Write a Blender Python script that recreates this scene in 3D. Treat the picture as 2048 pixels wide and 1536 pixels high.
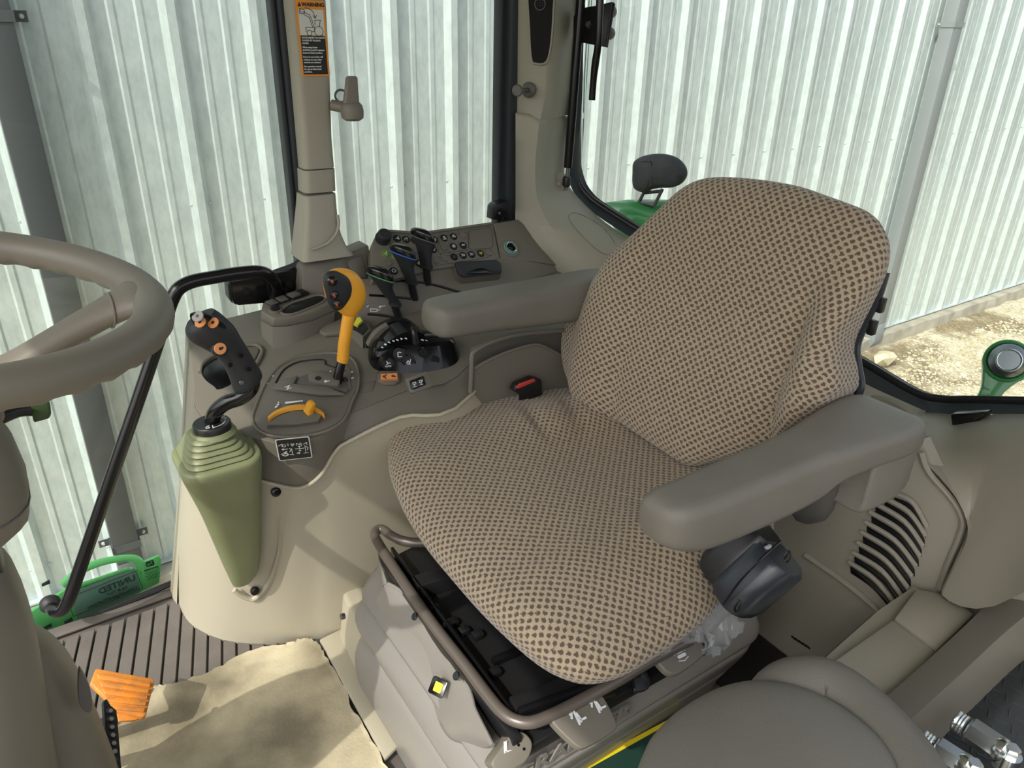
import bpy, bmesh, math, random
from mathutils import Vector, Matrix
V = Vector
random.seed(7)
for o in list(bpy.data.objects): bpy.data.objects.remove(o)
C = bpy.context.scene.collection

# ------------------------------------------------------------------ camera, sky, sun, exposure
# world: x runs rearwards along the cab, y to its right-hand side, z up; the photographer's eye is the origin
F = 1470.0
RT = V((0.8287, -0.5592, 0.0241)); DN = V((-0.2238, -0.3713, -0.9011)); FW = V((0.5130, 0.7412, -0.4328))
RT.normalize(); FW = (FW - RT * FW.dot(RT)).normalized(); DN = FW.cross(RT)
cam = bpy.data.cameras.new('camera'); camo = bpy.data.objects.new('camera', cam); C.objects.link(camo)
m = Matrix.Identity(4)
for i in range(3):
    m[i][0] = RT[i]; m[i][1] = -DN[i]; m[i][2] = -FW[i]
camo.matrix_world = m
cam.sensor_width = 36; cam.lens = 36 * F / 2048; cam.clip_start = 0.02; cam.clip_end = 200
sc = bpy.context.scene; sc.camera = camo
sc.view_settings.view_transform = 'Standard'; sc.view_settings.look = 'None'
sc.view_settings.gamma = 1; sc.view_settings.use_curve_mapping = False
sc.view_settings.exposure = -0.25
SUN = V((0.62, 0.27, -0.72)).normalized()
wd = bpy.data.worlds.new('sky'); sc.world = wd; wd.use_nodes = True
nt = wd.node_tree; nt.nodes.clear()
sky = nt.nodes.new('ShaderNodeTexSky'); sky.sky_type = 'NISHITA'; sky.sun_disc = False
sky.sun_elevation = math.asin(-SUN.z); sky.sun_rotation = math.atan2(-SUN.x, -SUN.y); sky.air_density = 1.0; sky.dust_density = 4.0; sky.ozone_density = 1.0
hs = nt.nodes.new('ShaderNodeHueSaturation'); hs.inputs['Saturation'].default_value = 0.35
bg = nt.nodes.new('ShaderNodeBackground'); bg.inputs['Strength'].default_value = 0.335
ow = nt.nodes.new('ShaderNodeOutputWorld')
nt.links.new(sky.outputs[0], hs.inputs['Color']); nt.links.new(hs.outputs[0], bg.inputs['Color']); nt.links.new(bg.outputs[0], ow.inputs['Surface'])
sl = bpy.data.lights.new('sun', 'SUN'); sl.energy = 3.4; sl.angle = math.radians(0.53); sl.color = (1.0, 0.95, 0.86)
so = bpy.data.objects.new('sun', sl); C.objects.link(so); so.rotation_euler = SUN.to_track_quat('-Z', 'Y').to_euler(); so.location = (-3, -2, 5)

# ------------------------------------------------------------------ measuring helpers: real positions on real planes
def R(u, v): return (RT * (u - 1024) + DN * (v - 768) + FW * F)
def PX(u, v, x): r = R(u, v); return r * (x / r.x)
def PY(u, v, y): r = R(u, v); return r * (y / r.y)
def PZ(u, v, z): r = R(u, v); return r * (z / r.z)
class Plane:
    def __init__(s, o, n): s.o = V(o); s.n = V(n).normalized()
    @staticmethod
    def three(a, b, c):
        n = (b - a).cross(c - a).normalized()
        if n.dot(a) > 0: n = -n            # facing the viewer
        return Plane(a, n)
    def at(s, u, v, h=0.0):
        r = R(u, v); o = s.o + s.n * h
        return r * (o.dot(s.n) / r.dot(s.n))
    def off(s, h): return Plane(s.o + s.n * h, s.n)

# ------------------------------------------------------------------ materials
MATS = {}
def mat(name, col, rough=0.5, metal=0.0, bump=0.0, bscale=600, var=0.0, vscale=20, col2=None, spec=None, coat=0.0, emit=None, alpha=None, sheen=0.0):
    if name in MATS: return MATS[name]
    mm = bpy.data.materials.new(name); mm.use_nodes = True; t = mm.node_tree
    b = t.nodes['Principled BSDF']
    b.inputs['Base Color'].default_value = (*col, 1); b.inputs['Roughness'].default_value = rough; b.inputs['Metallic'].default_value = metal
    if spec is not None: b.inputs['Specular IOR Level'].default_value = spec
    if coat: b.inputs['Coat Weight'].default_value = coat
    if sheen: b.inputs['Sheen Weight'].default_value = sheen
    if bump or var:
        g = t.nodes.new('ShaderNodeNewGeometry')
    if bump:
        n = t.nodes.new('ShaderNodeTexNoise'); n.inputs['Scale'].default_value = bscale; n.inputs['Detail'].default_value = 2
        t.links.new(g.outputs['Position'], n.inputs['Vector'])
        bp = t.nodes.new('ShaderNodeBump'); bp.inputs['Strength'].default_value = bump; bp.inputs['Distance'].default_value = 0.001
        t.links.new(n.outputs['Fac'], bp.inputs['Height']); t.links.new(bp.outputs[0], b.inputs['Normal'])
    if var:
        n2 = t.nodes.new('ShaderNodeTexNoise'); n2.inputs['Scale'].default_value = vscale; n2.inputs['Detail'].default_value = 6
        t.links.new(g.outputs['Position'], n2.inputs['Vector'])
        rp = t.nodes.new('ShaderNodeValToRGB'); c2 = col2 or tuple(max(0, c * (1 - var)) for c in col)
        rp.color_ramp.elements[0].position = 0.36; rp.color_ramp.elements[1].position = 0.64
        rp.color_ramp.elements[0].color = (*c2, 1); rp.color_ramp.elements[1].color = (*col, 1)
        t.links.new(n2.outputs['Fac'], rp.inputs[0]); t.links.new(rp.outputs[0], b.inputs['Base Color'])
    MATS[name] = mm; return mm
M_con = mat('console_plastic', (0.158, 0.144, 0.116), 0.46, bump=0.25, bscale=1400)
M_con2 = mat('console_insert_plastic', (0.148, 0.136, 0.114), 0.42, bump=0.2, bscale=1400)
M_arm = mat('armrest_vinyl', (0.175, 0.162, 0.137), 0.5, bump=0.5, bscale=900, var=0.12, vscale=9)
M_pad = mat('pad_vinyl', (0.140, 0.134, 0.114), 0.5, bump=0.35, bscale=800, var=0.1, vscale=8)
M_beige = mat('beige_plastic', (0.42, 0.385, 0.29), 0.5, bump=0.25, bscale=1300)
M_pil = mat('pillar_plastic', (0.33, 0.31, 0.245), 0.55, bump=0.3, bscale=1300)
M_rear = mat('rear_trim_plastic', (0.27, 0.25, 0.20), 0.5, bump=0.3, bscale=1300)
M_blk = mat('black_plastic', (0.012, 0.012, 0.013), 0.35, bump=0.15, bscale=1500)
M_blkg = mat('black_gloss', (0.006, 0.006, 0.007), 0.2)
M_rub = mat('black_rubber', (0.018, 0.02, 0.022), 0.55)
M_seal = mat('window_seal', (0.03, 0.036, 0.042), 0.4)
M_olive = mat('olive_plastic', (0.205, 0.228, 0.115), 0.42, bump=0.2, bscale=1200, var=0.1, vscale=12)
M_orange = mat('amber_plastic', (0.80, 0.37, 0.03), 0.38, bump=0.1, bscale=900)
M_pedal = mat('orange_pedal_plastic', (0.78, 0.27, 0.03), 0.55, bump=0.6, bscale=300, var=0.35, vscale=45, col2=(0.5, 0.2, 0.05))
M_obtn = mat('orange_button', (0.85, 0.35, 0.12), 0.4)
M_gbtn = mat('green_button', (0.13, 0.28, 0.06), 0.4)
M_white = mat('white_print', (0.75, 0.78, 0.78), 0.5)
M_red = mat('red_print', (0.5, 0.06, 0.03), 0.5)
M_dred = mat('dark_red_print', (0.16, 0.03, 0.02), 0.5)
M_ylw = mat('yellow_plastic', (0.72, 0.72, 0.05), 0.4)
M_ylw2 = mat('yellow_print', (0.75, 0.60, 0.02), 0.5)
M_blue = mat('blue_band', (0.03, 0.13, 0.55), 0.35)
M_grnb = mat('green_band', (0.08, 0.27, 0.11), 0.35)
M_gry = mat('grey_plastic', (0.10, 0.095, 0.088), 0.45)
M_lgry = mat('light_grey_plastic', (0.42, 0.42, 0.40), 0.4)
M_silv = mat('satin_grey_shroud', (0.27, 0.255, 0.23), 0.36, metal=0.15, bump=0.35, bscale=900)
M_chr = mat('zinc_steel', (0.62, 0.66, 0.66), 0.22, metal=1.0)
M_steel = mat('dark_steel', (0.25, 0.27, 0.29), 0.35, metal=1.0)
M_green = mat('green_paint', (0.03, 0.20, 0.05), 0.28, coat=0.4)
M_lgrn = mat('bright_green_plastic', (0.22, 0.82, 0.25), 0.45)
M_sign = mat('sign_plate', (0.21, 0.36, 0.28), 0.4)
M_signt = mat('sign_lettering', (0.045, 0.085, 0.07), 0.5)
M_tread = mat('tread_rubber', (0.022, 0.027, 0.030), 0.55, bump=0.3, bscale=300)
M_rail = mat('bronze_rail', (0.135, 0.115, 0.097), 0.33, metal=0.3)
M_floor = mat('floor_rubber', (0.15, 0.132, 0.118), 0.6, bump=0.4, bscale=700, var=0.18, vscale=14)
M_kraft = mat('kraft_paper', (0.60, 0.53, 0.36), 0.85, bump=0.8, bscale=160, var=0.42, vscale=6, col2=(0.22, 0.19, 0.125))
M_conc = mat('concrete', (0.42, 0.39, 0.31), 0.9, bump=1.0, bscale=60, var=0.3, vscale=8)
M_spout = mat('painted_downspout', (0.065, 0.073, 0.076), 0.5, var=0.08, vscale=4)
M_spout2 = mat('pale_downspout', (0.25, 0.275, 0.275), 0.5, var=0.06, vscale=3)
M_teal = mat('teal_ring', (0.12, 0.32, 0.28), 0.4)
M_label = mat('label_black', (0.010, 0.010, 0.011), 0.4)
M_lorg = mat('label_orange', (0.78, 0.30, 0.03), 0.45)
M_lwht = mat('label_white', (0.62, 0.64, 0.60), 0.5)
M_brn = mat('dark_tan_wheel', (0.175, 0.160, 0.128), 0.5)

def glass_mat():
    mm = bpy.data.materials.new('tinted_glass'); mm.use_nodes = True; t = mm.node_tree; t.nodes.clear()
    a = t.nodes.new('ShaderNodeBsdfTransparent'); a.inputs[0].default_value = (0.955, 0.978, 0.970, 1)
    g = t.nodes.new('ShaderNodeBsdfGlossy'); g.inputs['Roughness'].default_value = 0.0; g.inputs[0].default_value = (0.9, 1, 0.97, 1)
    f = t.nodes.new('ShaderNodeFresnel'); f.inputs[0].default_value = 1.3
    x = t.nodes.new('ShaderNodeMixShader'); o = t.nodes.new('ShaderNodeOutputMaterial')
    t.links.new(f.outputs[0], x.inputs[0]); t.links.new(a.outputs[0], x.inputs[1]); t.links.new(g.outputs[0], x.inputs[2]); t.links.new(x.outputs[0], o.inputs[0])
    return mm
M_glass = glass_mat()
def film_mat():
    mm = bpy.data.materials.new('clear_plastic_film'); mm.use_nodes = True; t = mm.node_tree; t.nodes.clear()
    a = t.nodes.new('ShaderNodeBsdfTransparent'); a.inputs[0].default_value = (0.85, 0.87, 0.87, 1)
    g = t.nodes.new('ShaderNodeBsdfPrincipled'); g.inputs['Roughness'].default_value = 0.08; g.inputs['Specular IOR Level'].default_value = 1.0; g.inputs[0].default_value = (0.6, 0.63, 0.65, 1)
    x = t.nodes.new('ShaderNodeMixShader'); x.inputs[0].default_value = 0.24; o = t.nodes.new('ShaderNodeOutputMaterial')
    t.links.new(a.outputs[0], x.inputs[1]); t.links.new(g.outputs[0], x.inputs[2]); t.links.new(x.outputs[0], o.inputs[0])
    return mm
M_film = film_mat()

def fabric_mat(name='woven_fabric', px_=0.0128, py_=0.0066):
    mm = bpy.data.materials.new(name); mm.use_nodes = True; t = mm.node_tree
    b = t.nodes['Principled BSDF']; b.inputs['Roughness'].default_value = 0.9; b.inputs['Sheen Weight'].default_value = 0.25
    N = t.nodes.new; L = t.links.new
    def mth(op, a, bb=None, cc=None):
        n = N('ShaderNodeMath'); n.operation = op
        for i, q in enumerate((a, bb, cc)):
            if q is None: continue
            if isinstance(q, (int, float)): n.inputs[i].default_value = q
            else: L(q, n.inputs[i])
        return n.outputs[0]
    uv = N('ShaderNodeUVMap'); uv.uv_map = 'UVMap'
    nz = N('ShaderNodeTexNoise'); nz.inputs['Scale'].default_value = 260; nz.inputs['Detail'].default_value = 3
    L(uv.outputs[0], nz.inputs['Vector'])
    sp = N('ShaderNodeSeparateXYZ'); L(uv.outputs[0], sp.inputs[0])
    jit = mth('MULTIPLY', mth('SUBTRACT', nz.outputs['Fac'], 0.5), 0.0022)
    U = mth('ADD', sp.outputs[0], jit); W = mth('SUBTRACT', sp.outputs[1], jit)
    vr = mth('DIVIDE', W, py_); row = mth('FLOOR', vr); fv = mth('SUBTRACT', mth('SUBTRACT', vr, row), 0.5)
    half = mth('MULTIPLY', mth('FLOORED_MODULO', row, 2.0), 0.5)
    ur = mth('ADD', mth('DIVIDE', U, px_), half); fu = mth('SUBTRACT', mth('FRACT', ur), 0.5)
    # lobed dark cell with a knitted rim
    du = mth('MULTIPLY', fu, 2.6); dv = mth('MULTIPLY', fv, 1.45)
    d = mth('SQRT', mth('ADD', mth('MULTIPLY', du, du), mth('MULTIPLY', dv, dv)))
    dn = mth('ADD', d, mth('MULTIPLY', mth('SUBTRACT', nz.outputs['Fac'], 0.5), 1.5))
    mr = N('ShaderNodeMapRange'); mr.inputs['From Min'].default_value = 0.50; mr.inputs['From Max'].default_value = 0.74
    L(dn, mr.inputs['Value'])
    mpg = N('ShaderNodeMapping'); mpg.inputs['Rotation'].default_value = (0, 0, 0.7); mpg.inputs['Scale'].default_value = (1, 0.35, 1); L(uv.outputs[0], mpg.inputs[0])
    wv = N('ShaderNodeTexNoise'); wv.inputs['Scale'].default_value = 1500; wv.inputs['Detail'].default_value = 1; L(mpg.outputs[0], wv.inputs['Vector'])
    tan = N('ShaderNodeMixRGB'); tan.inputs[1].default_value = (0.22, 0.172, 0.108, 1); tan.inputs[2].default_value = (0.54, 0.445, 0.31, 1)
    L(wv.outputs['Fac'], tan.inputs[0])
    mx = N('ShaderNodeMixRGB'); mx.inputs[1].default_value = (0.098, 0.064, 0.045, 1)
    L(mr.outputs[0], mx.inputs[0]); L(tan.outputs[0], mx.inputs[2]); L(mx.outputs[0], b.inputs['Base Color'])
    h = mth('ADD', mr.outputs[0], mth('MULTIPLY', wv.outputs['Fac'], 0.35))
    bp = N('ShaderNodeBump'); bp.inputs['Strength'].default_value = 0.8; bp.inputs['Distance'].default_value = 0.0016
    L(h, bp.inputs['Height']); L(bp.outputs[0], b.inputs['Normal'])
    return mm
M_fab = fabric_mat()

def steel_wall_mat():
    mm = bpy.data.materials.new('galvanised_sheet'); mm.use_nodes = True; t = mm.node_tree; b = t.nodes['Principled BSDF']
    b.inputs['Metallic'].default_value = 0.25; b.inputs['Roughness'].default_value = 0.38
    g = t.nodes.new('ShaderNodeNewGeometry'); mp = t.nodes.new('ShaderNodeMapping'); mp.inputs['Scale'].default_value = (1, 1, 0.45)
    t.links.new(g.outputs['Position'], mp.inputs[0])
    n = t.nodes.new('ShaderNodeTexNoise'); n.inputs['Scale'].default_value = 28; n.inputs['Detail'].default_value = 8; n.inputs['Roughness'].default_value = 0.7
    t.links.new(mp.outputs[0], n.inputs['Vector'])
    rp = t.nodes.new('ShaderNodeValToRGB'); rp.color_ramp.elements[0].position = 0.3; rp.color_ramp.elements[1].position = 0.7
    rp.color_ramp.elements[0].color = (0.46, 0.525, 0.505, 1); rp.color_ramp.elements[1].color = (0.61, 0.69, 0.67, 1)
    t.links.new(n.outputs['Fac'], rp.inputs[0]); t.links.new(rp.outputs[0], b.inputs['Base Color'])
    return mm
M_wall = steel_wall_mat()
def ground_mat():
    mm = bpy.data.materials.new('crushed_limestone'); mm.use_nodes = True; t = mm.node_tree; b = t.nodes['Principled BSDF']; b.inputs['Roughness'].default_value = 0.95
    g = t.nodes.new('ShaderNodeNewGeometry')
    v = t.nodes.new('ShaderNodeTexVoronoi'); v.inputs['Scale'].default_value = 42; t.links.new(g.outputs['Position'], v.inputs['Vector'])
    n = t.nodes.new('ShaderNodeTexNoise'); n.inputs['Scale'].default_value = 2.2; n.inputs['Detail'].default_value = 6; t.links.new(g.outputs['Position'], n.inputs['Vector'])
    r1 = t.nodes.new('ShaderNodeValToRGB'); r1.color_ramp.elements[0].color = (0.38, 0.32, 0.20, 1); r1.color_ramp.elements[1].color = (0.74, 0.68, 0.50, 1)
    t.links.new(v.outputs['Color'], r1.inputs[0])
    r2 = t.nodes.new('ShaderNodeValToRGB'); r2.color_ramp.elements[0].position = 0.42; r2.color_ramp.elements[1].position = 0.56
    r2.color_ramp.elements[0].color = (0.28, 0.22, 0.12, 1); r2.color_ramp.elements[1].color = (1, 1, 1, 1)
    t.links.new(n.outputs['Fac'], r2.inputs[0])
    mx = t.nodes.new('ShaderNodeMixRGB'); mx.blend_type = 'MULTIPLY'; mx.inputs[0].default_value = 0.75
    t.links.new(r1.outputs[0], mx.inputs[1]); t.links.new(r2.outputs[0], mx.inputs[2]); t.links.new(mx.outputs[0], b.inputs['Base Color'])
    bp = t.nodes.new('ShaderNodeBump'); bp.inputs['Strength'].default_value = 1; bp.inputs['Distance'].default_value = 0.012
    t.links.new(v.outputs['Distance'], bp.inputs['Height']); t.links.new(bp.outputs[0], b.inputs['Normal'])
    return mm
M_ground = ground_mat()

# ------------------------------------------------------------------ object helpers
WL = {}
def link(name, me, parent=None, origin=None):
    o = bpy.data.objects.new(name, me); C.objects.link(o)
    pl = WL[parent.name] if parent else V((0, 0, 0))
    c = origin or V((0, 0, 0)); o.location = c - pl
    if parent: o.parent = parent
    WL[o.name] = c.copy(); return o
def obj(name, geo, m_, parent=None, smooth=True, sharp=40, uvs=None):
    vs, fs = geo
    if not len(vs): return None
    lo = V([min(v[i] for v in vs) for i in range(3)]); hi = V([max(v[i] for v in vs) for i in range(3)]); c = (lo + hi) / 2
    me = bpy.data.meshes.new(name); me.from_pydata([tuple(V(v) - c) for v in vs], [], fs); me.validate()
    bm = bmesh.new(); bm.from_mesh(me)
    if uvs is None: bmesh.ops.remove_doubles(bm, verts=bm.verts, dist=1e-6)
    bmesh.ops.recalc_face_normals(bm, faces=bm.faces); bm.to_mesh(me); bm.free()
    if uvs is not None:
        l = me.uv_layers.new(name='UVMap')
        for lp in me.loops: l.data[lp.index].uv = uvs[lp.vertex_index]
    me.materials.append(m_)
    if smooth:
        me.shade_smooth(); me.set_sharp_from_angle(angle=math.radians(sharp))
    return link(name, me, parent, c)
def thing(name, label, cat, loc, group=None):
    o = bpy.data.objects.new(name, None); C.objects.link(o); o.empty_display_size = 0.05
    o.location = loc; WL[o.name] = V(loc); return tag(o, label, cat, group)
def tag(o, label, cat, group=None):
    o['label'] = label; o['category'] = cat
    if group: o['group'] = group
    return o
def lab(o, label): o['label'] = label; return o
def stuff(o): o['kind'] = 'stuff'; return o
def struct(name, geo, m_, parent=None, **k):
    o = obj(name, geo, m_, parent, **k)
    if not parent: o['kind'] = 'structure'
    return o
def join(*gs):
    vs, fs = [], []
    for g in gs:
        n = len(vs); vs += [V(v) for v in g[0]]; fs += [tuple(i + n for i in f) for f in g[1]]
    return vs, fs
def frombm(bm):
    bm.verts.index_update(); r = [v.co.copy() for v in bm.verts], [tuple(v.index for v in f.verts) for f in bm.faces]; bm.free(); return r
def bevel(geo, w, seg=2, ang=30):
    if w <= 0: return geo
    bm = bmesh.new(); vs = [bm.verts.new(v) for v in geo[0]]
    for f in geo[1]:
        try: bm.faces.new([vs[i] for i in f])
        except ValueError: pass
    bmesh.ops.remove_doubles(bm, verts=bm.verts, dist=1e-6); bmesh.ops.recalc_face_normals(bm, faces=bm.faces)
    es = [e for e in bm.edges if len(e.link_faces) == 2 and e.calc_face_angle(0) > math.radians(ang)]
    bmesh.ops.bevel(bm, geom=es, offset=w, segments=seg, profile=0.5, affect='EDGES', clamp_overlap=True)
    return frombm(bm)
def prism(poly, vec, bev=0.0, seg=2):
    poly = [V(p) for p in poly]; vec = V(vec); n = len(poly)
    vs = poly + [p + vec for p in poly]
    fs = [tuple(range(n - 1, -1, -1)), tuple(range(n, 2 * n))] + [(i, (i + 1) % n, n + (i + 1) % n, n + i) for i in range(n)]
    return bevel((vs, fs), bev, seg)
def box(c, s, bev=0.0, ax=None, seg=2):
    c = V(c); ax = ax or (V((1, 0, 0)), V((0, 1, 0)), V((0, 0, 1)))
    a, b, d = (ax[i] * (s[i] / 2) for i in range(3))
    return prism([c - a - b - d, c + a - b - d, c + a + b - d, c - a + b - d], d * 2, bev, seg)
def cr(pts, k=6, closed=False):
    pts = [V(p) for p in pts]; n = len(pts); out = []
    rng = range(n if closed else n - 1)
    for i in rng:
        if closed: p0, p1, p2, p3 = pts[i - 1], pts[i], pts[(i + 1) % n], pts[(i + 2) % n]
        else: p0, p1, p2, p3 = pts[max(i - 1, 0)], pts[i], pts[i + 1], pts[min(i + 2, n - 1)]
        for j in range(k):
            t = j / k
            out.append(0.5 * ((2 * p1) + (p2 - p0) * t + (2 * p0 - 5 * p1 + 4 * p2 - p3) * t * t + (3 * p1 - p0 - 3 * p2 + p3) * t ** 3))
    if not closed: out.append(pts[-1])
    return out
def crs(vals, k=6, closed=False): return [p.x for p in cr([V((v, 0, 0)) for v in vals], k, closed)]
def loft(rings, caps=(True, True), closed=True):
    n = len(rings[0]); vs = [V(p) for r in rings for p in r]; fs = []
    for a in range(len(rings) - 1):
        for i in range(n if closed else n - 1):
            j = (i + 1) % n; fs.append((a * n + i, a * n + j, (a + 1) * n + j, (a + 1) * n + i))
    if caps[0]: fs.append(tuple(range(n - 1, -1, -1)))
    if caps[1]: fs.append(tuple(range((len(rings) - 1) * n, len(rings) * n)))
    return vs, fs
def basis(d):
    d = V(d).normalized(); a = d.cross(V((0, 0, 1)))
    if a.length < 1e-3: a = d.cross(V((0, 1, 0)))
    a.normalize(); return a, d.cross(a)
def tube(pts, r, n=12, k=6, closed=False, smooth=True, flat=1.0):
    nr = r if isinstance(r, (list, tuple)) else [r] * len(pts)
    if smooth: P_ = cr(pts, k, closed); rr = crs(nr, k, closed)
    else: P_ = [V(p) for p in pts]; rr = nr
    rings = []; a = None; N = len(P_)
    for i, p in enumerate(P_):
        if closed: t = P_[(i + 1) % N] - P_[i - 1]
        else: t = P_[min(i + 1, N - 1)] - P_[max(i - 1, 0)]
        t.normalize()
        if a is None: a, b = basis(t)
        a = (a - t * a.dot(t)).normalized(); b = t.cross(a)
        rings.append([p + (a * math.cos(2 * math.pi * j / n) + b * math.sin(2 * math.pi * j / n) * flat) * rr[i] for j in range(n)])
    if closed: rings.append(rings[0]); return loft(rings, (False, False))
    return loft(rings)
def lathe(o, ax, prof, n=24):
    o = V(o); ax = V(ax).normalized(); a, b = basis(ax)
    rings = [[o + ax * h + (a * math.cos(2 * math.pi * j / n) + b * math.sin(2 * math.pi * j / n)) * max(r, 1e-5) for j in range(n)] for r, h in prof]
    return loft(rings)
def disc(o, ax, r, h, n=20, bev=None):
    bv = bev if bev is not None else min(r, h) * 0.3
    return lathe(o, ax, [(r, 0), (r, h - bv), (r - bv, h)], n)
def ring(o, ax, R_, r, n=28, k=8):
    o = V(o); a, b = basis(ax)
    return tube([o + (a * math.cos(2 * math.pi * j / n) + b * math.sin(2 * math.pi * j / n)) * R_ for j in range(n)], r, k, closed=True, smooth=False)
def rrect(c, ax, ay, w, h, r, n=4):
    c = V(c); out = []; r = min(r, w / 2, h / 2)
    for sx, sy, a0 in ((1, 1, 0), (-1, 1, 90), (-1, -1, 180), (1, -1, 270)):
        for j in range(n + 1):
            t = math.radians(a0 + 90 * j / n)
            out.append(c + ax * (sx * (w / 2 - r) + r * math.cos(t)) + ay * (sy * (h / 2 - r) + r * math.sin(t)))
    return out
def pillow(outline, n, hf, hb, rings=10, exp=2.4, k=6, disp=None, uvax=None, center=None, sub=True):
    """outline: closed loop; bulges hf along n and hb against it; returns geo and uvs"""
    ol = cr(outline, k, True) if sub else [V(p) for p in outline]
    n = V(n).normalized(); c = center or sum(ol, V((0, 0, 0))) / len(ol); N = len(ol)
    if uvax is None: ua, va = basis(n)
    else: ua, va = uvax
    prof = []
    for i in range(rings + 1):
        t = i / rings * math.pi / 2; s = math.sin(t); s = 1 - (1 - s) ** 1.0
        prof.append((math.sin(t) ** (2 / exp), math.cos(t) ** (2 / exp) * hf))
    prof += [(math.cos(t) ** (2 / exp), -math.sin(t) ** (2 / exp) * hb) for t in [j / 6 * math.pi / 2 for j in range(1, 7)]]
    # finer spacing on the flat top
    fine = [(0.0, hf)]
    s0 = prof[1][0]
    m_ = 14
    for i in range(1, m_): 
        s = s0 * i / m_; fine.append((s, hf * (1 - s ** exp) ** (1 / exp)))
    prof = fine + prof[1:]
    vs, uvs = [], []; arc = [0.0] * N; prev = None
    for s, h in prof:
        s = max(s, 1e-4); rg = []
        for i, p in enumerate(ol):
            q = c + (p - c) * s + n * h
            if disp and h > -hb * 0.2: q = q + disp(q, s)
            rg.append(q)
        if prev:
            for i in range(N): arc[i] += (rg[i] - prev[i]).length
        for i, q in enumerate(rg):
            d = (ol[i] - c); e = V((d.dot(ua), d.dot(va))); e = e.normalized() * arc[i] if e.length > 0 else e
            uvs.append((e.x, e.y))
        vs += rg; prev = rg
    fs = []
    for a in range(len(prof) - 1):
        for i in range(N):
            j = (i + 1) % N; fs.append((a * N + i, a * N + j, (a + 1) * N + j, (a + 1) * N + i))
    fs.append(tuple(range(N - 1, -1, -1))); fs.append(tuple(range((len(prof) - 1) * N, len(prof) * N)))
    return (vs, fs), uvs
def strokes(pl, lines, w, h=0.0006, t=0.0005):
    """thin raised print: pl maps (a,b) to a point, lines in that frame"""
    gs = []
    for ln in lines:
        for (a, b) in zip(ln[:-1], ln[1:]):
            d = V((b[0] - a[0], b[1] - a[1]))
            if d.length < 1e-9: continue
            d.normalize(); q = V((-d.y, d.x)) * (w / 2); e = d * (w * 0.3)
            poly = [pl(a[0] - e.x + q.x, a[1] - e.y + q.y), pl(a[0] - e.x - q.x, a[1] - e.y - q.y), pl(b[0] + e.x - q.x, b[1] + e.y - q.y), pl(b[0] + e.x + q.x, b[1] + e.y + q.y)]
            nrm = pl.n
            gs.append(prism([p + nrm * h for p in poly], nrm * t))
    return join(*gs)
class Face:
    """a flat face: origin, right and up directions, normal to the viewer side"""
    def __init__(s, o, x, y):
        s.o = V(o); s.x = V(x).normalized(); s.y = V(y); s.y = (s.y - s.x * s.y.dot(s.x)).normalized(); s.n = s.x.cross(s.y)
    def __call__(s, a, b, h=0.0): return s.o + s.x * a + s.y * b + s.n * h
    def disc(s, a, b, r, h, h0=0.0, **k): return disc(s(a, b, h0), s.n, r, h, **k)
    def rr(s, a, b, w, h, r, t, h0=0.0, bev=0.0): return prism(rrect(s(a, b, h0), s.x, s.y, w, h, r), s.n * t, bev)
def text(face, s, a, b, size, h=0.0006, mirror=False, bold=0.0, align='CENTER', rot=0.0, ext=0.0003, space=1.0):
    cu = bpy.data.curves.new('lettering', 'FONT'); cu.body = s; cu.size = size; cu.align_x = align; cu.align_y = 'CENTER'; cu.offset = bold; cu.extrude = ext; cu.resolution_u = 2
    cu.space_line = space
    o = bpy.data.objects.new('lettering', cu); me = bpy.data.meshes.new_from_object(o)
    cc, ss = math.cos(rot), math.sin(rot); vs = []
    for v in me.vertices:
        x, y = v.co.x, v.co.y
        if mirror: x = -x
        vs.append(face(a + x * cc - y * ss, b + x * ss + y * cc, h + v.co.z + ext))
    fs = [tuple(p.vertices) for p in me.polygons]
    bpy.data.objects.remove(o); bpy.data.meshes.remove(me); bpy.data.curves.remove(cu)
    return vs, fs
X_, Y_, Z_ = V((1, 0, 0)), V((0, 1, 0)), V((0, 0, 1))

# ================================================================== OUTSIDE: ribbed metal wall, curb, gravel
WY = 3.30; ZB = -2.37; ZT = 2.2; GZ = -2.50
def sheet_geo():
    prof = [(0.0, -0.034)]
    x = 0.0
    for k in range(3):
        c = 0.3048 * k
        if k: prof += [(c - 0.038, 0), (c - 0.016, -0.034), (c + 0.016, -0.034)]
        else: prof += [(0.016, -0.034)]
        prof += [(c + 0.040, 0)]
        for q in (0.105, 0.200):
            prof += [(c + q - 0.017, 0), (c + q - 0.009, -0.0045), (c + q + 0.009, -0.0045), (c + q + 0.017, 0)]
    prof += [(0.9144 - 0.038, 0), (0.9144 - 0.016, -0.034), (0.9144, -0.034)]
    a = [V((p[0], p[1] + WY, ZB)) for p in prof]; b = [V((p[0], p[1] + WY, ZT)) for p in prof]
    vs = a + b; n = len(prof)
    return vs, [(i, i + 1, n + i + 1, n + i) for i in range(n - 1)]
wall = link('wall_right', None, None, V((0, WY, ZB))); wall['kind'] = 'structure'
first = obj('metal_sheet', sheet_geo(), M_wall, wall, smooth=False)
x0 = 0.665 - 0.9144 * 3
base = first.location.copy()
for k in range(19):
    o = first if k == 0 else first.copy()
    if k: C.objects.link(o)
    o.parent = wall; o.location = base + V((x0 + 0.9144 * k, 0, 0))
sg = join(lathe((0, 0, 0), (0, -1, 0), [(0.011, 0), (0.011, 0.002), (0.0065, 0.002), (0.0065, 0.008), (0.005, 0.0105)], 8))
s0 = obj('screw', sg, M_wall, wall); sb = s0.location.copy(); first_s = True
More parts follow.
